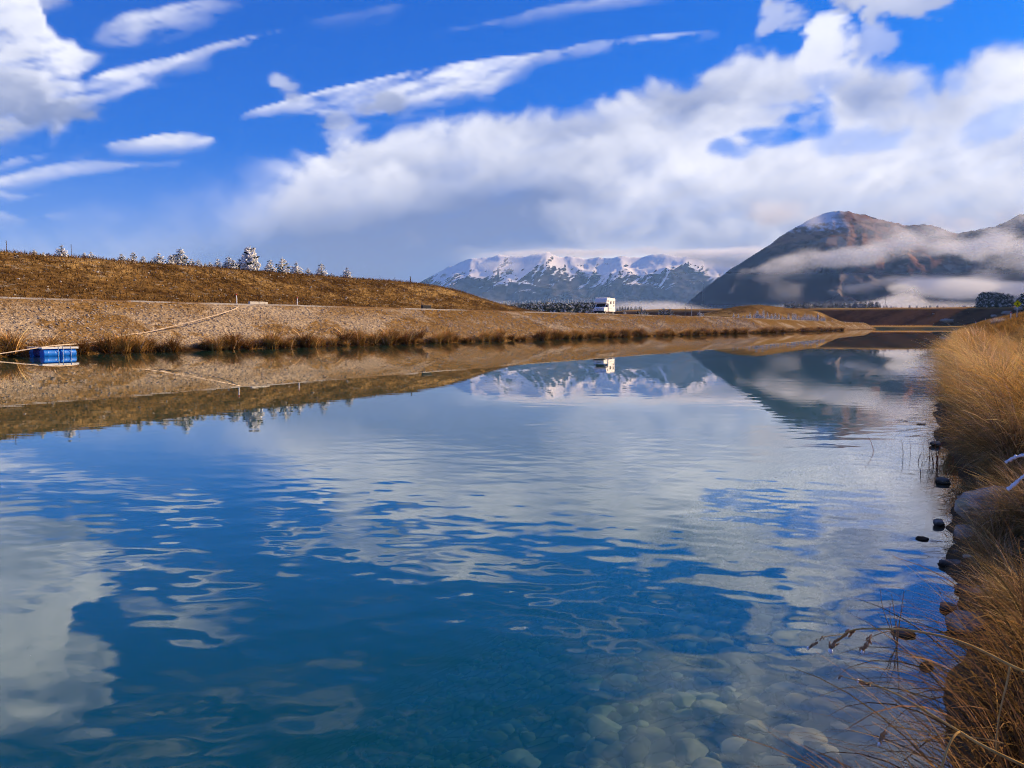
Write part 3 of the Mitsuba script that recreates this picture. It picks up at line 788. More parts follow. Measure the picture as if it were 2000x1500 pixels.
def drum(x, y, length, r=.29, z=.16):
    prof = [[0, -length / 2], [r * .9, -length / 2], [r, -length / 2 + .04]]
    for k in (-.22, .22):
        prof += [[r, k * length - .03], [r + .012, k * length], [r, k * length + .03]]
    prof += [[r, length / 2 - .04], [r * .9, length / 2], [0, length / 2]]
    m = trimesh.creation.revolve(np.array(prof), sections=28)
    m.apply_transform(trimesh.transformations.rotation_matrix(math.pi / 2, [0, 1, 0]))
    m.apply_translation([x, y, z])
    return m


for y in (-.66, .66):
    for x in (-.5, .5):
        add(t, 'drum', drum(x, y, .93), 'blue_plastic', M, smooth=35)
for y in (-.22, .22):
    for x in (-.5, .5):
        add(t, 'drum', drum(x, y, .93, .21, .2), 'navy_plastic', M, smooth=35)
for y in (-.92, .92):
    add(t, 'frame_beam', box(-1.08, 1.08, y - .045, y + .045, .44, .56, .01), 'white_timber', M)
for x in (-1.035, 1.035):
    add(t, 'frame_beam', box(x - .045, x + .045, -.875, .875, .445, .555, .01), 'white_timber', M)
for i in range(7):
    y = -.72 + i * .24
    add(t, 'deck_board', box(-.985, .985, y - .105, y + .105, .47 + .006 * (i % 2), .515 + .006 * (i % 2), .006), 'pale_deck', M)
for x in (-.12, .14, .62):
    pts = [[x, -.975, .57], [x + .01, -.978, .42], [x - .01, -.972, .28], [x, -.955, .05], [x, -.9, -.12]]
    add(t, 'strap', tube(smooth_path(pts, 10), .016, 6), 'white_timber', M)

rope = [along_ray(463, 599, 71.5), along_ray(300, 646, 58), along_ray(160, 671, 51), along_ray(95, 676.5, 47.2), along_ray(0, 691, 44.6), along_ray(-150, 712, 40.0), along_ray(-300, 733, 37)]
rope[0][2] = ground(rope[0][0], rope[0][1]) + .12
rope = smooth_path(rope, 60)
rope[:, 2] = np.maximum(rope[:, 2], H(*UV(rope[:, :2])) + .10)
tell(add('', 'mooring_rope', tube(rope, .035, 7), 'rope_fibre', smooth=True), 'thick pale rope stretched from the road verge down to the pontoon', 'rope')

# ------------------------------------------------------------------ posts, lamp, sign, kerbs
def marker_post(x, y, h, label, r=.05):
    key = numbered('marker_post')
    z = ground(x, y)
    add(key, 'post', trimesh.creation.cylinder(radius=r, height=h + .2, sections=12), 'white_paint', place(x, y, z + h / 2 - .1), smooth=40)
    add(key, 'cap', trimesh.creation.cylinder(radius=r * 1.12, height=.14, sections=12), 'red_reflector', place(x, y, z + h - .09), smooth=40)
    tell(key, label, 'marker post', 'roadside marker posts')


for px, h, lab in ((465, .95, 'white marker post where the rope is tied at the road edge'), (583, .85, 'white marker post right of the concrete kerb on the left bank')):
    x, y = on_line(px, 59.3)
    marker_post(x, y, h, lab)
marker_post(.646 * 95, 95, .95, 'white marker post with red top just left of the yellow sign', .06)
for px, lab in ((1903, 'tiny white marker post along the right bank, farthest from the sign'), (1921, 'tiny white marker post along the right bank, second from the sign')):
    a = (px - 1000) / F
    marker_post(a * 250, 250, 1.1, lab, .07)

for px, v, h, r, lab in ((23, 82, 1.0, .035, 'thin dark post on the hillside crest at the left edge'), (148, 83, 1.35, .03, 'thin dark post on the hillside crest right of the tall young pine'), (803, 82, .95, .09, 'short dark post at the right shoulder of the hillside'),
                         (744, 83, .8, .025, 'thin rod on the hillside crest right of the last pine'), (773, 83, .8, .025, 'thin rod on the hillside crest left of the short dark post')):
    x, y = on_line(px, v)
    tell(add('', 'fence_post', tube([[0, 0, -.3], [.01, 0, h * .5], [0, .01, h + .1]], [r, r, r * .9], 8), 'weathered_wood', place(x, y, ground(x, y))), lab, 'post')

x, y = on_line(507, 60.0)
ang = math.degrees(math.atan2(AU[1], AU[0]))
key = 'concrete_kerb'
for i in range(2):
    add(key, 'block', box(i * 1.16 - 1.15, i * 1.16 - .03, -.13, .13, -.1, .26, .02), 'concrete', place(x, y, ground(x, y), ang))
tell(key, 'pale concrete kerb lying along the road edge by the rope post', 'kerb')
x, y = on_line(833, 59.2)
key = 'culvert_headwall'
add(key, 'wall', box(-.9, .9, -.14, .14, -.2, .42, .02), 'dark_trim', place(x, y, ground(x, y), ang))
add(key, 'cap', box(-1.0, 1.0, -.2, .2, .42, .50, .02), 'weathered_wood', place(x, y, ground(x, y), ang))
tell(key, 'low dark culvert headwall at the road edge below the hillside end', 'headwall')

x, y = on_line(1349.5, 62)
key, z = 'street_lamp', ground(*on_line(1349.5, 62))
hgt = along_ray(1349, 597, y)[2] - z
add(key, 'pole', tube([[0, 0, -.3], [0, 0, hgt * .6], [0, 0, hgt]], [.09, .075, .06], 10), 'grey_metal', place(x, y, z), smooth=40)
add(key, 'arm', tube(smooth_path([[0, 0, hgt - .05], [-.3, 0, hgt + .08], [-.75, 0, hgt + .12]], 8), .04, 8), 'grey_metal', place(x, y, z), smooth=40)
add(key, 'lamp_head', box(-1.15, -.7, -.11, .11, hgt + .06, hgt + .2, .03), 'white_paint', place(x, y, z))
tell(key, 'pale street lamp with a short arm on the left bank road', 'street lamp')
x, y = on_line(1337, 62)
tell(add('', 'utility_post', tube([[0, 0, -.3], [0, 0, 2.5]], [.08, .07], 8), 'weathered_wood', place(x, y, ground(x, y))), 'slim brown post left of the street lamp', 'post')
for px, lab in ((1695, 'far wooden utility pole on the terrace, the left one'), (1725, 'far wooden utility pole on the terrace, the right one')):
    a = (px - 1000) / F
    d = 765 / (.8660254 + .5 * a)
    key = numbered('utility_pole')
    z = ground(a * d, d)
    add(key, 'pole', tube([[0, 0, -.5], [0, 0, 8.0]], [.22, .16], 8), 'weathered_wood', place(a * d, d, z))
    add(key, 'crossarm', box(-1.2, 1.2, -.09, .09, 7.3, 7.5, .02), 'weathered_wood', place(a * d, d, z))
    tell(key, lab, 'utility pole')

sx, sy = .654 * 86, 86.0
sz = ground(sx, sy)
zc = along_ray(1982, 593.5, 86)[2]
key = 'walking_sign'
SM = place(sx, sy, 0, -30)
add(key, 'pole', tube([[0, .05, sz - .3], [0, .05, zc + .35]], [.045, .045], 10), 'grey_metal', SM, smooth=40)
from shapely.geometry import Polygon, LineString, Point
from shapely.ops import unary_union


def plate(poly, depth, m, bsdf, name):
    for g in getattr(poly, 'geoms', [poly]):
        e = trimesh.creation.extrude_polygon(g, depth, engine='earcut')
        e.apply_transform(trimesh.transformations.rotation_matrix(math.pi / 2, [1, 0, 0]))
        add(key, name, e, bsdf, m)


dia = .42
diamond = Polygon([(dia, 0), (0, dia), (-dia, 0), (0, -dia)]).buffer(-.04).buffer(.04)
plate(diamond, .012, place(sx, sy, zc, -30), 'sign_yellow', 'plate')
plate(diamond.buffer(-.025).difference(diamond.buffer(-.042)), .004, place(sx - .006, sy - .0125, zc, -30), 'sign_black', 'border')
man = unary_union([Point(.02, .19).buffer(.042), LineString([(.015, .13), (0, -.02)]).buffer(.042), LineString([(0, -.02), (.07, -.11), (.06, -.22), (.10, -.225)]).buffer(.026), LineString([(0, -.02), (-.05, -.12), (-.12, -.20)]).buffer(.026),
                   LineString([(.015, .12), (.09, .05), (.13, .0)]).buffer(.019), LineString([(.015, .12), (-.06, .06), (-.10, -.02)]).buffer(.019)])
plate(man, .004, place(sx - .006, sy - .0125, zc, -30), 'sign_black', 'walking_figure')
tell(key, 'yellow diamond sign with a black walking figure on a grey pole', 'sign')

# ------------------------------------------------------------------ boulders and stones
ROCKS = [mikit.ply(rock_mesh(i, 4), 'rock', smooth=True) for i in range(5)]


def stone(key, px, py, w, label, i, z=0.0, sink=.25, flat=1.0, cat_='rock', rot=None):
    """w: width in the photograph's pixels."""
    p = hit(px, py, z)
    s = w / 2 / F * math.hypot(p[1], EYE - z)
    k = numbered(key)
    scene[k] = {**ROCKS[i % 5], 'to_world': place(p[0], p[1] + s * .5, z + s * (.5 - sink) * flat, rng.uniform(0, 360) if rot is None else rot, s, s * flat)}
    tell(k, label, cat_)


for args in (('shore_boulder', 2010, 1062, 200, 'large grey lichened boulder among the grass on the right shore', 0, .05, .0, .95, 'boulder', 20), ('shore_rock', 1905, 1055, 75, 'dark wet rock left of the large boulder', 1, 0, .25, .7),
             ('shore_rock', 1831, 872, 20, 'small dark rock at the water edge, farthest from the camera', 2, 0, .1), ('shore_rock', 1846, 945, 32, 'dark pointed rock at the water edge above the boulder', 3, 0, .2, .8), ('shore_rock', 1838, 1028, 26, 'dark rock standing in the water left of the boulder', 4, 0, .1),
             ('shore_rock', 1805, 1055, 30, 'flat brown rock just breaking the water surface', 1, 0, .35, .35), ('shore_rock', 1803, 830, 18, 'flat dark rock in the water beyond the reddish stems', 2, 0, .35, .35), ('shore_rock', 1930, 1110, 80, 'grey rock under the grass below the boulder', 3, 0, .2, .7),
             ('shore_rock', 1902, 1160, 60, 'dark flat rock at the shore under drooping grass', 0, 0, .3, .45), ('shore_rock', 1902, 1240, 95, 'big dark rounded rock half hidden by the right grass', 4, 0, .15, .7), ('shore_rock', 1770, 1243, 46, 'dark rock in the water behind the thin reed stems', 1, 0, .3, .5),
             ('shore_rock', 1812, 1306, 30, 'small round rock in the water right of the reed stems', 2, 0, .2, .7), ('shore_rock', 1893, 985, 40, 'angular dark rock at the foot of the tussocks above the boulder', 0, 0, .1, .9), ('shore_rock', 1866, 1110, 52, 'broad wet rock half in the water beside the dark sedge', 3, 0, .25, .6), ('shore_rock', 1858, 1195, 40, 'brownish rock at the waterline above the reed stems', 1, 0, .2, .7), ('shore_rock', 1885, 1090, 46, 'wet rock at the shore left of the grey rock', 2, 0, .3, .6), ('shore_rock', 1950, 1180, 80, 'shaded rock under the grass near the right edge', 1, 0, .2, .7)):
    stone(*args)
stone('sunken_rock', 1795, 1452, 120, 'dark flat rock lying under the water among the drooping blades', 3, -.12, .5, .5)

EMB = [(1850, 627, 26, 'pale rock outcrop on the dark far embankment'), (1966, 612, 20, 'grey boulder below the tall pines, left of the sign'), (1989, 603, 18, 'grey boulder just right of the sign near the embankment top'), (1940, 617, 12, 'small grey boulder on the embankment above the frosted shrub'), (1823, 613, 6, 'small white stone high on the far embankment')]
for i, (px, py, w, lab) in enumerate(EMB):
    d = ray(px, py)
    best = min(np.arange(540, 700, 1.0), key=lambda y: abs(EYE + d[2] / d[1] * y - ground(d[0] / d[1] * y, y)))
    s = w / 2 / F * best
    k = numbered('boulder')
    scene[k] = {**ROCKS[i % 5], 'to_world': place(d[0] / d[1] * best, best, EYE + d[2] / d[1] * best, 40 * i, s, s * .8)}
    tell(k, lab, 'boulder')

# cobbles on the bed near the shore
COB = [mikit.ply(rock_mesh(40 + i, 3, .32, .24), 'cobble', smooth=True) for i in range(5)]
q = np.random.default_rng(11)
pts, tries = [], 0
while len(pts) < 285 and tries < 30000:
    tries += 1
    u, v = q.uniform(1.2, 9), .34 + 2.3 * q.random() ** 1.4
    x, y = W(u, v)[:2]
    px = 1000 + F * x / max(y * CP + .1, .3)
    if px < 850 or px > 2060 or y < 1.6:
        continue
    r = (.045 + .085 * q.random() ** 2.4) * (1 + .03 * u)
    if all((x - a) ** 2 + (y - b) ** 2 > (.60 * (r + c)) ** 2 for a, b, c in pts):
        pts.append((x, y, r))
for i, (x, y, r) in enumerate(pts):
    key = f'canal_bed__stone_{i:03d}' if i else 'canal_bed__stone'
    scene[key] = {**COB[i % 5], 'to_world': place(x, y, float(H(*UV(np.array([x, y])))) + r * .16, q.uniform(0, 360), r, r * q.uniform(.7, 1.15), q.uniform(-12, 12), q.uniform(0, 6))}


def scatter(n, draw, mesh, seed, tint, key, bsdf='tinted', smooth=False, label=None):
    """Many small pieces as one mesh: draw(q, n) gives positions (n, 3) and sizes (n,), tint(q, n) colours."""
    q = np.random.default_rng(seed)
    p, s = draw(q, n)
    n = len(p)
    v0, f0 = np.asarray(mesh.vertices), np.asarray(mesh.faces)
    a = q.uniform(0, 6.283, n)
    sq = q.uniform(.75, 1.3, (n, 3)) * s[:, None]
    v = v0[None] * sq[:, None] * q.uniform(.8, 1.2, (n, len(v0), 1))
    x = v[..., 0] * np.cos(a)[:, None] - v[..., 1] * np.sin(a)[:, None]
    y = v[..., 0] * np.sin(a)[:, None] + v[..., 1] * np.cos(a)[:, None]
    v = np.stack([x, y, v[..., 2]], -1) + p[:, None]
    f = f0[None] + (np.arange(n) * len(v0))[:, None, None]
    c = np.repeat(tint(q, n)[:, None], len(v0), 1)
    scene[key] = mikit.ply((v.reshape(-1, 3), f.reshape(-1, 3)), bsdf, color=c.reshape(-1, 3), smooth=smooth)
    labels[key] = {'kind': 'stuff'}


ICO = trimesh.creation.icosphere(subdivisions=0)
ICO.vertices *= [1, .85, .6]
ICO1 = trimesh.creation.icosphere(subdivisions=1)
ICO1.vertices *= [1, .85, .5]


def bed_spots(q, n):
    u, v = q.uniform(.8, 16, n), .42 + 4.0 * q.random(n) ** 1.2
    s = .035 + .06 * q.random(n) ** 2
    p = W(u, v, H(u, v) + s * .1)
    return p, s


scatter(3200, bed_spots, ICO1, 12, lambda q, n: np.array([.17, .155, .11]) * q.uniform(.4, 1.25, (n, 1)), 'canal_bed__gravel', smooth=True)


def rubble_spots(q, n):
    u = 18 + 230 * q.random(n) ** 1.6
    v = q.uniform(50.3, 58.3, n)
    k = meshkit.fbm(np.stack([u * .16 + 5, v * .30, u * 0], -1), 3, 3)
    keep = q.random(n) < np.clip(1.3 - 2.6 * (k - .36), .08, 1) * np.interp(v, [50.3, 51.5, 56, 58.3], [.5, 1, .9, .35])
    u, v = u[keep], v[keep]
    s = (.028 + .075 * q.random(len(u)) ** 3) * np.interp(u, [20, 60, 120, 250], [1, 1.15, 1.7, 2.4])
    return W(u, v, H(u, v) + s * .2), s


scatter(24000, rubble_spots, ICO, 14, lambda q, n: np.array([.45, .38, .295]) * q.uniform(.5, 1.12, (n, 1)), 'left_bank__rubble')


def hill_stones(q, n):
    u, v = 15 + 150 * q.random(n), q.uniform(66, 82, n)
    s = .05 + .12 * q.random(n) ** 3
    return W(u, v, H(u, v) + s * .2), s


scatter(900, hill_stones, ICO, 15, lambda q, n: np.array([.50, .47, .41]) * q.uniform(.6, 1.2, (n, 1)), 'hillside__stones')

# ------------------------------------------------------------------ grass
def blades(q, n, roots, height, spread, droop, width, segs, tip, base, lean=None, kink=0.0):
    """Arching ribbons. roots (n, 3); returns vertices, faces, colours."""
    ang = q.uniform(0, 2 * math.pi, n)
    d = np.stack([np.cos(ang), np.sin(ang), ang * 0], 1)
    if lean is not None:
        d = d + np.asarray(lean)
        d /= np.linalg.norm(d, axis=1, keepdims=True)
    h = height * q.uniform(.5, 1.15, n)
    phi0 = spread * q.random(n) ** .8
    k = droop * q.uniform(.35, 1.25, n)
    t = np.linspace(0, 1, segs + 1)
    phi = np.minimum(phi0[:, None] + k[:, None] * t[None] ** 1.6, 2.9)
    step = (h / segs)[:, None]
    out = np.concatenate([np.zeros((n, 1)), np.cumsum(np.sin(phi[:, :-1]) * step, 1)], 1)
    up = np.concatenate([np.zeros((n, 1)), np.cumsum(np.cos(phi[:, :-1]) * step, 1)], 1)
    side = np.stack([-d[:, 1], d[:, 0], d[:, 0] * 0], 1)
    bend = (q.normal(size=(n, 1)) * .16) * t[None] ** 2 * h[:, None]
    c = roots[:, None] + d[:, None] * out[..., None] + side[:, None] * bend[..., None]
    c[..., 2] += up
    w = width * q.uniform(.4, 1.75, (n, 1)) * (1 - .82 * t[None] ** 1.5)
    tw = side[:, None] + np.array([0, 0, 1.0]) * q.normal(size=(n, 1, 1)) * .45
    v = np.stack([c - tw * w[..., None] * .5, c + tw * w[..., None] * .5], 2).reshape(n, -1, 3)
    i = np.arange(segs) * 2
    f = np.concatenate([np.stack([i, i + 1, i + 3], 1), np.stack([i, i + 3, i + 2], 1)])
    f = (f[None] + (np.arange(n) * 2 * (segs + 1))[:, None, None]).reshape(-1, 3)
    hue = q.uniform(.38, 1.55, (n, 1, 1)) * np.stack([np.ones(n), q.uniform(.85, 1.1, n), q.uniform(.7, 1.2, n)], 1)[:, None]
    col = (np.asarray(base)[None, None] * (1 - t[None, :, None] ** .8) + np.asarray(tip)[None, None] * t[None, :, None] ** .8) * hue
    return v.reshape(-1, 3), f, np.repeat(col[:, :, None], 2, 2).reshape(-1, 3)


def join(sets):
    o, V, Fs, C = 0, [], [], []
    for v, f, c in sets:
        V.append(v)
        Fs.append(f + o)
        C.append(c)
        o += len(v)
    return np.vstack(V), np.vstack(Fs), np.vstack(C)


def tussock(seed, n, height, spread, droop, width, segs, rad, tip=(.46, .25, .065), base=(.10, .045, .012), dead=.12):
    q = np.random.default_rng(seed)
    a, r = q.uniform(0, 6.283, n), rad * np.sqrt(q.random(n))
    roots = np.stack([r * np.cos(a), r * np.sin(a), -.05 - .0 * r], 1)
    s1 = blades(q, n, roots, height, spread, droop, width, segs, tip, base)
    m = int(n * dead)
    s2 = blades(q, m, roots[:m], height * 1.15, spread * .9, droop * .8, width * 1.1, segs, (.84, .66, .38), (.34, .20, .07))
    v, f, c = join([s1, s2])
    return mikit.ply((v, f), 'blade', color=c)


TIPS = [((.80, .54, .19), (.050, .024, .008)), ((.72, .46, .14), (.040, .018, .006)), ((.62, .44, .19), (.045, .026, .010)), ((.86, .64, .30), (.06, .030, .011)), ((.52, .31, .09), (.035, .015, .005))]  # straw tints; bases deepened and tips brightened to paint shaded gaps and highlights
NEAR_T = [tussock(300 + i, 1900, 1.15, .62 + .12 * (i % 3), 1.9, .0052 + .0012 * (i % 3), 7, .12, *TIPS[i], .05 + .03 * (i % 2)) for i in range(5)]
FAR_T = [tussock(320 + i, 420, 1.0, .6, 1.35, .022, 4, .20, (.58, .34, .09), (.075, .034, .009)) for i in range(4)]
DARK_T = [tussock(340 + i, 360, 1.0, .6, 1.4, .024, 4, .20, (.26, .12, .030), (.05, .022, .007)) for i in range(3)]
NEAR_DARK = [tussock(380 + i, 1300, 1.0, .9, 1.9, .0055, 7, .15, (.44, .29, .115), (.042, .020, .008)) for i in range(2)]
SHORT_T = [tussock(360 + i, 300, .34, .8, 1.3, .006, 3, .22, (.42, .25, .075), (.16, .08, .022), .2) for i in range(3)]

q = np.random.default_rng(31)
u, i = 1.9, 0
while u < 150 and i < 170:
    for rowv in ((-.42, -1.35, -2.6) if 8 < u < 34 else (-.30, -.85)):
        uu = u + q.uniform(-.35, .35)
        v = rowv + q.uniform(-.22, .22) 
        if abs(uu - 8.1) < .75 and v > -1.0:
            continue                                        # the boulder lies here
        v = v + float(shore(uu))
        x, y = W(uu, v)[:2]
        s = q.uniform(.36, .48) if uu < 6.4 else q.uniform(.45, .6) if uu < 7.6 else q.uniform(.8, 1.3) * (1.0 if v > -1 else .62)
        key = numbered('golden_tussock')
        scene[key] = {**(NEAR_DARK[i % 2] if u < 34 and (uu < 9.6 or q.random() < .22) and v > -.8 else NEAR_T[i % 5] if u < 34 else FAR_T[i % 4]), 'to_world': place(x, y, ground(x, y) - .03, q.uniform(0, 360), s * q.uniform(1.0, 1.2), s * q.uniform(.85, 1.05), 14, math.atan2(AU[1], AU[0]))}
        tell(key, f'golden tussock leaning over the right shore, {ordinal(i)} along the bank from the nearest' if i < 60 else 'distant golden tussock on the right bank edge', 'tussock', 'golden tussocks along the right shore')
        i += 1
    u += (.42 if u < 7 else 1.15 if u < 34 else 1.7) * q.uniform(.85, 1.2)

for j, (uu, v, sc) in enumerate(((7.2, -.62, .42), (8.95, -.22, .5), (9.3, -.62, .75), (9.9, -.12, .7), (8.5, -1.05, .6), (7.7, -1.1, .55), (10.6, -.08, .75), (6.9, -.10, .34), (6.3, -.06, .36), (5.7, -.05, .36), (5.2, -.02, .34), (7.5, -.06, .30), (8.6, -.02, .34), (11.3, -.05, .8))):
    v = v + float(shore(uu))
    x, y = W(uu, v)[:2]
    key = numbered('golden_tussock')
    scene[key] = {**(NEAR_DARK if v > -.8 else NEAR_T)[j % 2], 'to_world': place(x, y, ground(x, y) - .03, 70 * j, sc * 1.1, sc, 16, math.atan2(AU[1], AU[0]))}
    tell(key, f'brown tussock at the water edge near the grey shore boulder, {ordinal(j)} of those around it', 'tussock', 'golden tussocks along the right shore')

# left waterline
big = {537: (.95, 'large pale golden tussock at the left waterline, left of the pair below the road'), 650: (.95, 'large wide golden tussock at the left waterline, right of the pair below the road'), 1185: (1.5, 'large dark bush-like tussock at the waterline below the motorhome')}
for px, (s, lab) in big.items():
    x, y = on_line(px, 49.9)
    key = numbered('waterline_tussock')
    scene[key] = {**(DARK_T[0] if px == 1185 else FAR_T[px % 4]), 'to_world': place(x, y, ground(x, y) - .05, 30, s * 1.25, s * 1.05)}
    tell(key, lab, 'tussock', 'tussocks along the left waterline')
u, i = 18, 0
while u < 420 and i < 290:
    v = 49.45 + abs(q.normal()) * .35
    x, y = W(u, v)[:2]
    s = (.6 + 1.25 * q.random() ** 1.5) * (1 + u / 900)
    key = numbered('waterline_tussock')
    scene[key] = {**(DARK_T[i % 3] if q.random() < .5 else FAR_T[i % 4]), 'to_world': place(x, y, ground(x, y) - .05, q.uniform(0, 360), s * 1.15, s * .95, -8, math.atan2(AU[1], AU[0]))}
    tell(key, 'brown tussock in the fringe along the left waterline', 'tussock', 'tussocks along the left waterline')
    i += 1
    u += (.25 + q.exponential(.42)) * (1 + u / 160) + (1.6 if q.random() < .06 else 0)


def tuft_mesh(key, seed, us, vs, n, size, segs, tip, base, width, power=1.0, droop=1.2, parent_kind='stuff', density=None):
    q = np.random.default_rng(seed)
    u = us[0] + (us[1] - us[0]) * q.random(n) ** power
    v = q.uniform(*vs, n)
    if density is not None:
        keep = q.random(n) < density(u, v)
        u, v = u[keep], v[keep]
    k = meshkit.fbm(np.stack([u * .35, v * .5, u * 0], -1), 3, 3)
    roots = W(u, v, H(u, v) - .02)
    h = size * (.5 + 1.0 * k)
    V, Fc, C = blades(q, len(u), roots, h, .9, droop, width, segs, tip, base)
    scene[key] = mikit.ply((V, Fc), 'blade', color=C)
    labels[key] = {'kind': parent_kind}


tuft_mesh('hillside__grass', 51, (10, 165), (65.5, 83), 42000, .42, 2, (.27, .158, .052), (.055, .028, .009), .05, 1.2)
tuft_mesh('left_bank__grass', 52, (16, 260), (50.0, 58.8), 24000, .26, 2, (.36, .21, .07), (.10, .05, .016), .035, 1.5, density=lambda u, v: np.clip((meshkit.fbm(np.stack([u * .16 + 5, v * .30, u * 0], -1), 3, 3) - .46) * 8, .05, 1))
tuft_mesh('left_bank__fringe', 55, (14, 420), (49.35, 50.25), 15000, .75, 3, (.42, .23, .06), (.06, .028, .009), .03, 1.5, droop=1.5, density=lambda u, v: np.clip((meshkit.noise(np.stack([u * .5, u * 0, u * 0], -1), 6) - .25) * 3, .1, 1))
tuft_mesh('right_bank__grass', 53, (2, 60), (-9, -.75), 46000, .20, 3, (.56, .39, .15), (.15, .08, .026), .009, 1.6)
tuft_mesh('right_bank__far_grass', 54, (50, 330), (-9, -.2), 26000, .42, 2, (.44, .26, .075), (.17, .085, .024), .045, 1.5)

# the drooping fringe, stems and seed heads at the bottom right
BROWN = ((.11, .055, .022), (.055, .026, .012))
q = np.random.default_rng(77)
for i in range(6):
    uu, v = 2.05 + i * .34, -.22 - .05 * i
    x, y = W(uu, v)[:2]
    m = 330
    a, r = q.uniform(0, 6.283, m), .15 * np.sqrt(q.random(m))
    roots = np.stack([x + r * np.cos(a), y + r * np.sin(a), np.full(m, ground(x, y) - .02)], 1)
    V, Fc, C = blades(q, m, roots, .82, .80, 1.75, .0058, 9, (.27, .16, .065), (.045, .024, .010), lean=(-.9, .05, 0))
    key = numbered('drooping_sedge')
    scene[key] = mikit.ply((V, Fc), 'blade', color=C)
    tell(key, f'dark brown sedge drooping over the water at the bottom right, {ordinal(i)} from the bottom edge', 'sedge', 'drooping sedges at the bottom right')

scene['straw'] = diffuse(mikit.proc(lambda p, n, uv: mix((.34, .19, .05), (.62, .42, .17), fbm(p.x * 60, p.y * 60, p.z * 60, 2))))
scene['seed_husk'] = diffuse(mikit.proc(lambda p, n, uv: mix((.16, .075, .03), (.50, .34, .20), fbm(p.x * 150, p.y * 150, p.z * 150, 2))))
scene['frost'] = {'type': 'principled', 'base_color': rgb(.82, .84, .88), 'roughness': .35}
scene['ice_drop'] = {'type': 'principled', 'base_color': rgb(.70, .76, .84), 'roughness': .08, 'specular': .7}


def stem(key, label, pts, depth, r0, r1, extra=()):
    p = [along_ray(px, py, d) for (px, py), d in zip(pts, np.linspace(depth[0], depth[1], len(pts)))]
    add(key, 'stem', tube(smooth_path(p, 40), np.linspace(r0, r1, 40), 8), 'straw', smooth=True)
    tell(key, label, 'grass stem')
    return p


def husk(key, path_px, depth, r, frosted=False):
    p = smooth_path([along_ray(a, b, depth) for a, b in path_px], 9)
    q = np.random.default_rng(int(path_px[0][0] * 7))
    ms = []
    for k in range(26):
        c = p[0] + (p[-1] - p[0]) * 0
        t = q.random()
        c = p[int(t * 8)] + q.normal(size=3) * r * .45
        e = trimesh.creation.icosphere(subdivisions=1, radius=1)
        e.vertices *= np.array([.42, .42, 1.25]) * r * q.uniform(.6, 1.0)
        d = p[-1] - p[0] + q.normal(size=3) * .35 * np.linalg.norm(p[-1] - p[0])
        e.apply_transform(trimesh.geometry.align_vectors([0, 0, 1], d / np.linalg.norm(d)))
        e.apply_translation(c)
        ms.append(e)
    add(key, 'seed_head', cat(ms), 'seed_husk', smooth=True)
    d = trimesh.creation.icosphere(subdivisions=2, radius=r * .75)
    d.vertices *= [1, 1, 1.3]
    d.apply_translation(p[-1])
    add(key, 'ice_drop', d, 'ice_drop', smooth=True)


k = 'seed_stem'
stem(k, 'long straw-coloured grass stem arching left over the water with drooping iced seed heads', [(2080, 1350), (2000, 1311), (1975, 1300), (1900, 1263), (1807, 1236), (1753, 1229), (1713, 1228), (1673, 1229), (1649, 1239), (1632, 1254)], (2.0, 2.5), .0052, .0018)
husk(k, [(1664, 1232), (1640, 1246), (1622, 1272)], 2.48, .010)
husk(k, [(1700, 1246), (1692, 1258), (1684, 1273)], 2.42, .007)
husk(k, [(1606, 1243), (1598, 1252), (1578, 1266)], 2.5, .006)
add(k, 'branch', tube(smooth_path([along_ray(a, b, 2.42) for a, b in ((1740, 1232), (1722, 1236), (1700, 1246))], 8), .0012, 5), 'straw')
add(k, 'branch', tube(smooth_path([along_ray(a, b, 2.49) for a, b in ((1650, 1239), (1628, 1241), (1606, 1244))], 8), .0012, 5), 'straw')
k = 'seed_stem_001'
stem(k, 'pale frosted grass stem slanting down to the right below the arching one', [(2010, 1500), (1905, 1448), (1873, 1428), (1820, 1396), (1753, 1357), (1703, 1336), (1673, 1328), (1640, 1320)], (1.75, 2.25), .0042, .0010)
husk(k, [(1700, 1337), (1688, 1334), (1676, 1330)], 2.2, .006)
husk(k, [(1644, 1320), (1640, 1322), (1637, 1326)], 2.24, .003)
k = 'seed_stem_002'
stem(k, 'bent dry leaf stalk hanging below the right end of the arching stem', [(1972, 1302), (1965, 1340), (1953, 1390), (1947, 1430), (1944, 1470)], (2.02, 1.98), .0030, .0016)
k = 'seed_stem_003'
stem(k, 'dry bent leaf at the bottom edge below the pale stem', [(1873, 1430), (1858, 1446), (1846, 1475), (1832, 1520)], (1.78, 1.72), .0030, .0026)
k = 'seed_stem_004'
stem(k, 'thin drooping stalk with one iced seed head near the bottom edge', [(1960, 1452), (1900, 1440), (1800, 1428), (1750, 1420), (1730, 1422)], (1.8, 2.1), .0016, .0008)
husk(k, [(1728, 1430), (1722, 1442), (1717, 1453)], 2.1, .006)

for i, (pts, lab) in enumerate(([[(1963, 904), (1980, 894), (2000, 889), (2040, 884)], 'thick frost-covered white blade at the right edge, upper one'], [[(1967, 957), (1985, 942), (2000, 930), (2040, 905)], 'thick frost-covered white blade at the right edge, lower one'], [[(1955, 966), (1975, 961), (2000, 960), (2040, 962)], 'thin frosted straw at the right edge under the white blades'])):
    p = smooth_path([along_ray(a, b, 3.0) for a, b in pts], 26)
    qq = np.random.default_rng(90 + i)
    r = (.0055 if i < 2 else .003) * qq.uniform(.7, 1.3, 26)
    m = tube(p, r, 9)
    m.vertices += qq.normal(size=m.vertices.shape) * .0016
    tell(add('', 'frosted_straw', m, 'frost' if i < 2 else 'straw', smooth=True), lab, 'grass blade')

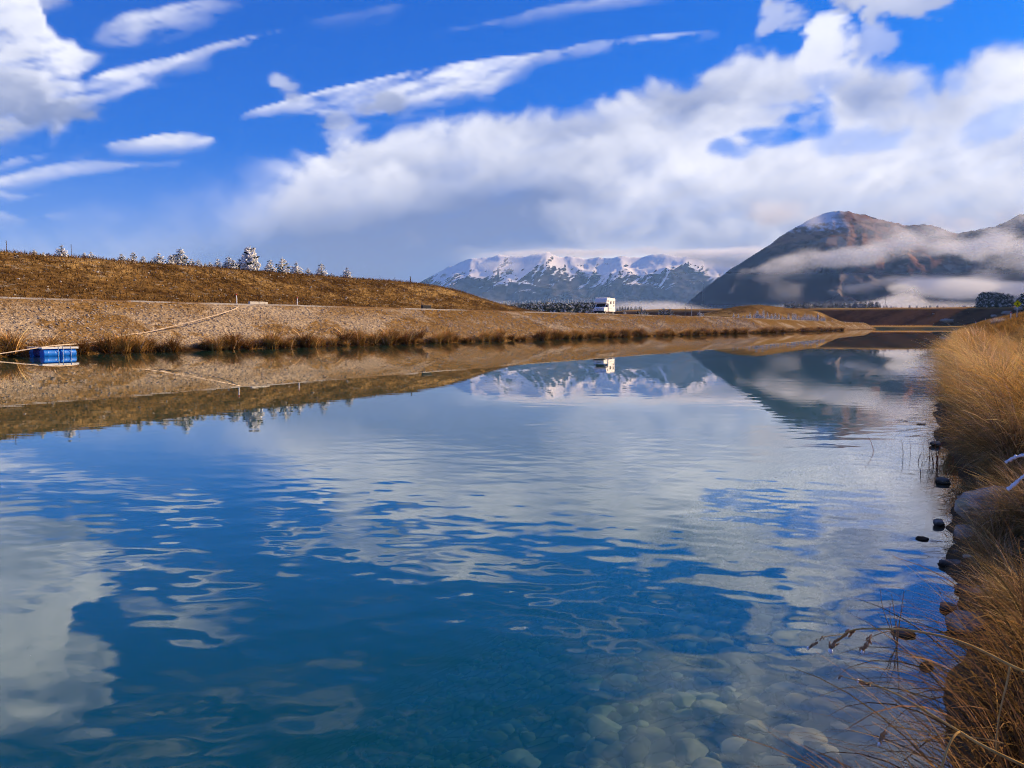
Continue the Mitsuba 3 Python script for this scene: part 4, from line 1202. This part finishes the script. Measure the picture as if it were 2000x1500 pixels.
c0 = hit(1752, 1262)
ms = []
for tx, ty in ((1720, 1152), (1741, 1160), (1766, 1154), (1765, 1182), (1753, 1198), (1739, 1178)):
    p1 = along_ray(tx, ty, c0[1] + .02)
    mid = (c0 + p1) / 2 + [rng.normal() * .01, .01, 0]
    ms.append((np.array([c0 + [rng.normal() * .012, rng.normal() * .012, -.3], c0, mid, p1])))
for j, p in enumerate(ms):
    add('reed_clump', 'reed', tube(smooth_path(p, 12), np.linspace(.004, .0014, 12), 6), 'seed_husk', smooth=True)
tell('reed_clump', 'few thin dark reeds standing upright in the water near the right shore', 'reeds')

p = hit(1824, 905)
qq = np.random.default_rng(5)
for j in range(34):
    V, Fc, C = blades(qq, 1, np.array([[p[0] + qq.normal() * .2, p[1] + qq.normal() * .5, -.05]]), .42, .35, .6, .008, 4, (.34, .10, .06), (.16, .05, .03))
    k = numbered('red_stems__stem')
    scene[k] = mikit.ply((V, Fc), 'blade', color=C)
tell('red_stems', 'thin reddish stems standing in the water at the right shore', 'stems')

# frosted shrub by the sign, bleached twigs on the left bank
a = .632
x, y = a * 100, 100.0
qq = np.random.default_rng(8)
V, Fc, C = blades(qq, 500, np.stack([x + qq.normal(size=500) * .4, y + qq.normal(size=500) * .4, np.full(500, ground(x, y) - .1)], 1), .9, .9, .8, .035, 3, (.62, .58, .52), (.10, .07, .05))
scene['frosted_shrub'] = mikit.ply((V, Fc), 'blade', color=C)
tell('frosted_shrub', 'frost-tipped brown shrub on the right bank left of the sign', 'shrub')
for px, py, lab in ((880, 638, 'bleached dead shrub on the left bank below the hillside end'), (835, 648, 'small pale dead shrub at the left waterline')):
    dd = ray(px, py)
    best = min(np.arange(70, 130, .25), key=lambda y: abs(EYE + dd[2] / dd[1] * y - ground(dd[0] / dd[1] * y, y)))
    x, y = dd[0] / dd[1] * best, best
    V, Fc, C = blades(qq, 40, np.stack([x + qq.normal(size=40) * .08, y + qq.normal(size=40) * .08, np.full(40, ground(x, y) - .05)], 1), .8, .7, .4, .03, 3, (.55, .50, .46), (.35, .30, .26))
    key = numbered('dead_shrub')
    scene[key] = mikit.ply((V, Fc), 'blade', color=C)
    tell(key, lab, 'shrub')

# ------------------------------------------------------------------ the air and the low cloud
scene['air_boundary'] = {'type': 'null'}
scene['haze'] = {'type': 'cube', 'to_world': T().translate([0, 0, 567]).scale([14500, 14500, 574]), 'bsdf': {'type': 'ref', 'id': 'air_boundary'}, 'interior': AIR}
labels['haze'] = {'kind': 'stuff'}


def mist(key, x0, x1, y0, y1, z0, z1, res, density, peak, label):
    nx, ny, nz = res
    z, y, x = np.meshgrid(*[a0 + (np.arange(n) + .5) / n * (a1 - a0) for a0, a1, n in ((z0, z1, nz), (y0, y1, ny), (x0, x1, nx))], indexing='ij')
    g = np.clip(density(x, y, z), 0, 1)
    ends = np.clip(4 * np.minimum((y - y0) / (y1 - y0), (y1 - y) / (y1 - y0)), 0, 1) * np.clip(8 * np.minimum((z - z0) / (z1 - z0), (z1 - z) / (z1 - z0)), 0, 1)
    g = (g * ends).astype(np.float32)[..., None]
    to = T().translate([x0, y0, z0]).scale([x1 - x0, y1 - y0, z1 - z0])
    scene[f'{key}_air'] = {'type': 'heterogeneous', 'albedo': rgb(.86, .915, .99), 'scale': peak, 'sigma_t': {'type': 'gridvolume', 'grid': mi.VolumeGrid(g), 'to_world': to, 'filter_type': 'trilinear'}}
    scene[key] = {'type': 'cube', 'to_world': T().translate([(x0 + x1) / 2, (y0 + y1) / 2, (z0 + z1) / 2]).scale([(x1 - x0) / 2, (y1 - y0) / 2, (z1 - z0) / 2]),
                  'bsdf': {'type': 'ref', 'id': 'air_boundary'}, 'interior': {'type': 'ref', 'id': f'{key}_air'}, 'exterior': AIR}
    labels[key] = {'kind': 'stuff', 'label': label}


def slope_cloud(x, y, z):
    q = np.stack([x, y * 1.0, z * 1.7], -1) / 300
    n = meshkit.fbm(q, 6, 61)
    px = x * 3900 / y
    up = np.interp(px, [1150, 1300, 1450, 1690, 1950, 2200, 2470, 2800], [250, 290, 335, 365, 395, 390, 370, 370])
    th = np.interp(px, [1150, 1300, 1690, 2000, 2400, 2800], [25, 50, 65, 75, 66, 66])
    a = np.exp(-((z - up) / th) ** 2) * np.interp(px, [1120, 1280, 1400], [0, .8, 1])
    lo = np.interp(px, [1700, 1950, 2200, 2800], [225, 215, 195, 185])
    b = np.exp(-((z - lo) / 34) ** 2) * np.interp(px, [1700, 1900, 2100], [0, .9, 1])
    c = np.exp(-((z - 470) / 70) ** 2 - ((px - 2080) / 260) ** 2) * .45
    return sstep(.34, 1.0, np.maximum(np.maximum(a, b), c) * 1.1 + 4.6 * (n - .56))


def valley_fog(x, y, z):
    px = x * 3000 / y
    n = meshkit.fbm(np.stack([x, y, z * 3], -1) / 260, 4, 71)
    top = np.interp(px, [-420, -300, -220, 0, 60, 360, 420, 600, 700, 820, 900, 1200, 1400, 1540, 1560, 1620, 2100], [95, 118, 124, 104, 84, 84, 96, 96, 84, 60, 78, 92, 110, 138, 134, 100, 70])
    k = np.interp(px, [-420, -230, -200, 0, 90, 360, 480, 640, 760, 900, 1100, 1500, 1560, 1640, 2100], [.6, 1, 1, .95, .25, .3, .7, .7, .3, .5, .8, .9, .7, .4, .2])
    return k * sstep(-4, 22, top - z + 60 * (n - .5)) * np.clip(.4 + 1.3 * n, 0, 1)


def range_cap(x, y, z):
    n = meshkit.fbm(np.stack([x, y, z * 2.2], -1) / 900, 5, 81)
    c = np.interp(x, [-700, 200, 1000, 1900, 2600, 3300, 4200], [960, 990, 975, 965, 930, 880, 860])
    th = np.interp(x, [-700, 1900, 2700, 3300], [55, 70, 120, 190])
    return sstep(.30, .9, np.exp(-((z - c) / th) ** 2) * np.interp(x, [-800, 300, 2500, 2900], [0, .75, .8, .95]) + 2.4 * (n - .54))


mist('mist', 1050, 3700, 3450, 4250, 120, 620, (210, 30, 84), slope_cloud, .0068, 'wisps of cloud hanging across the slope of the brown mountain on the right')
mist('mist_001', -900, 2300, 2750, 3250, 12, 190, (170, 14, 40), valley_fog, .0040, 'low bright fog lying in the valley at the foot of the mountains')
mist('mist_002', -900, 4400, 9900, 10700, 640, 1120, (150, 16, 50), range_cap, .0065, 'grey veil of cloud at the right end of the snowy range')
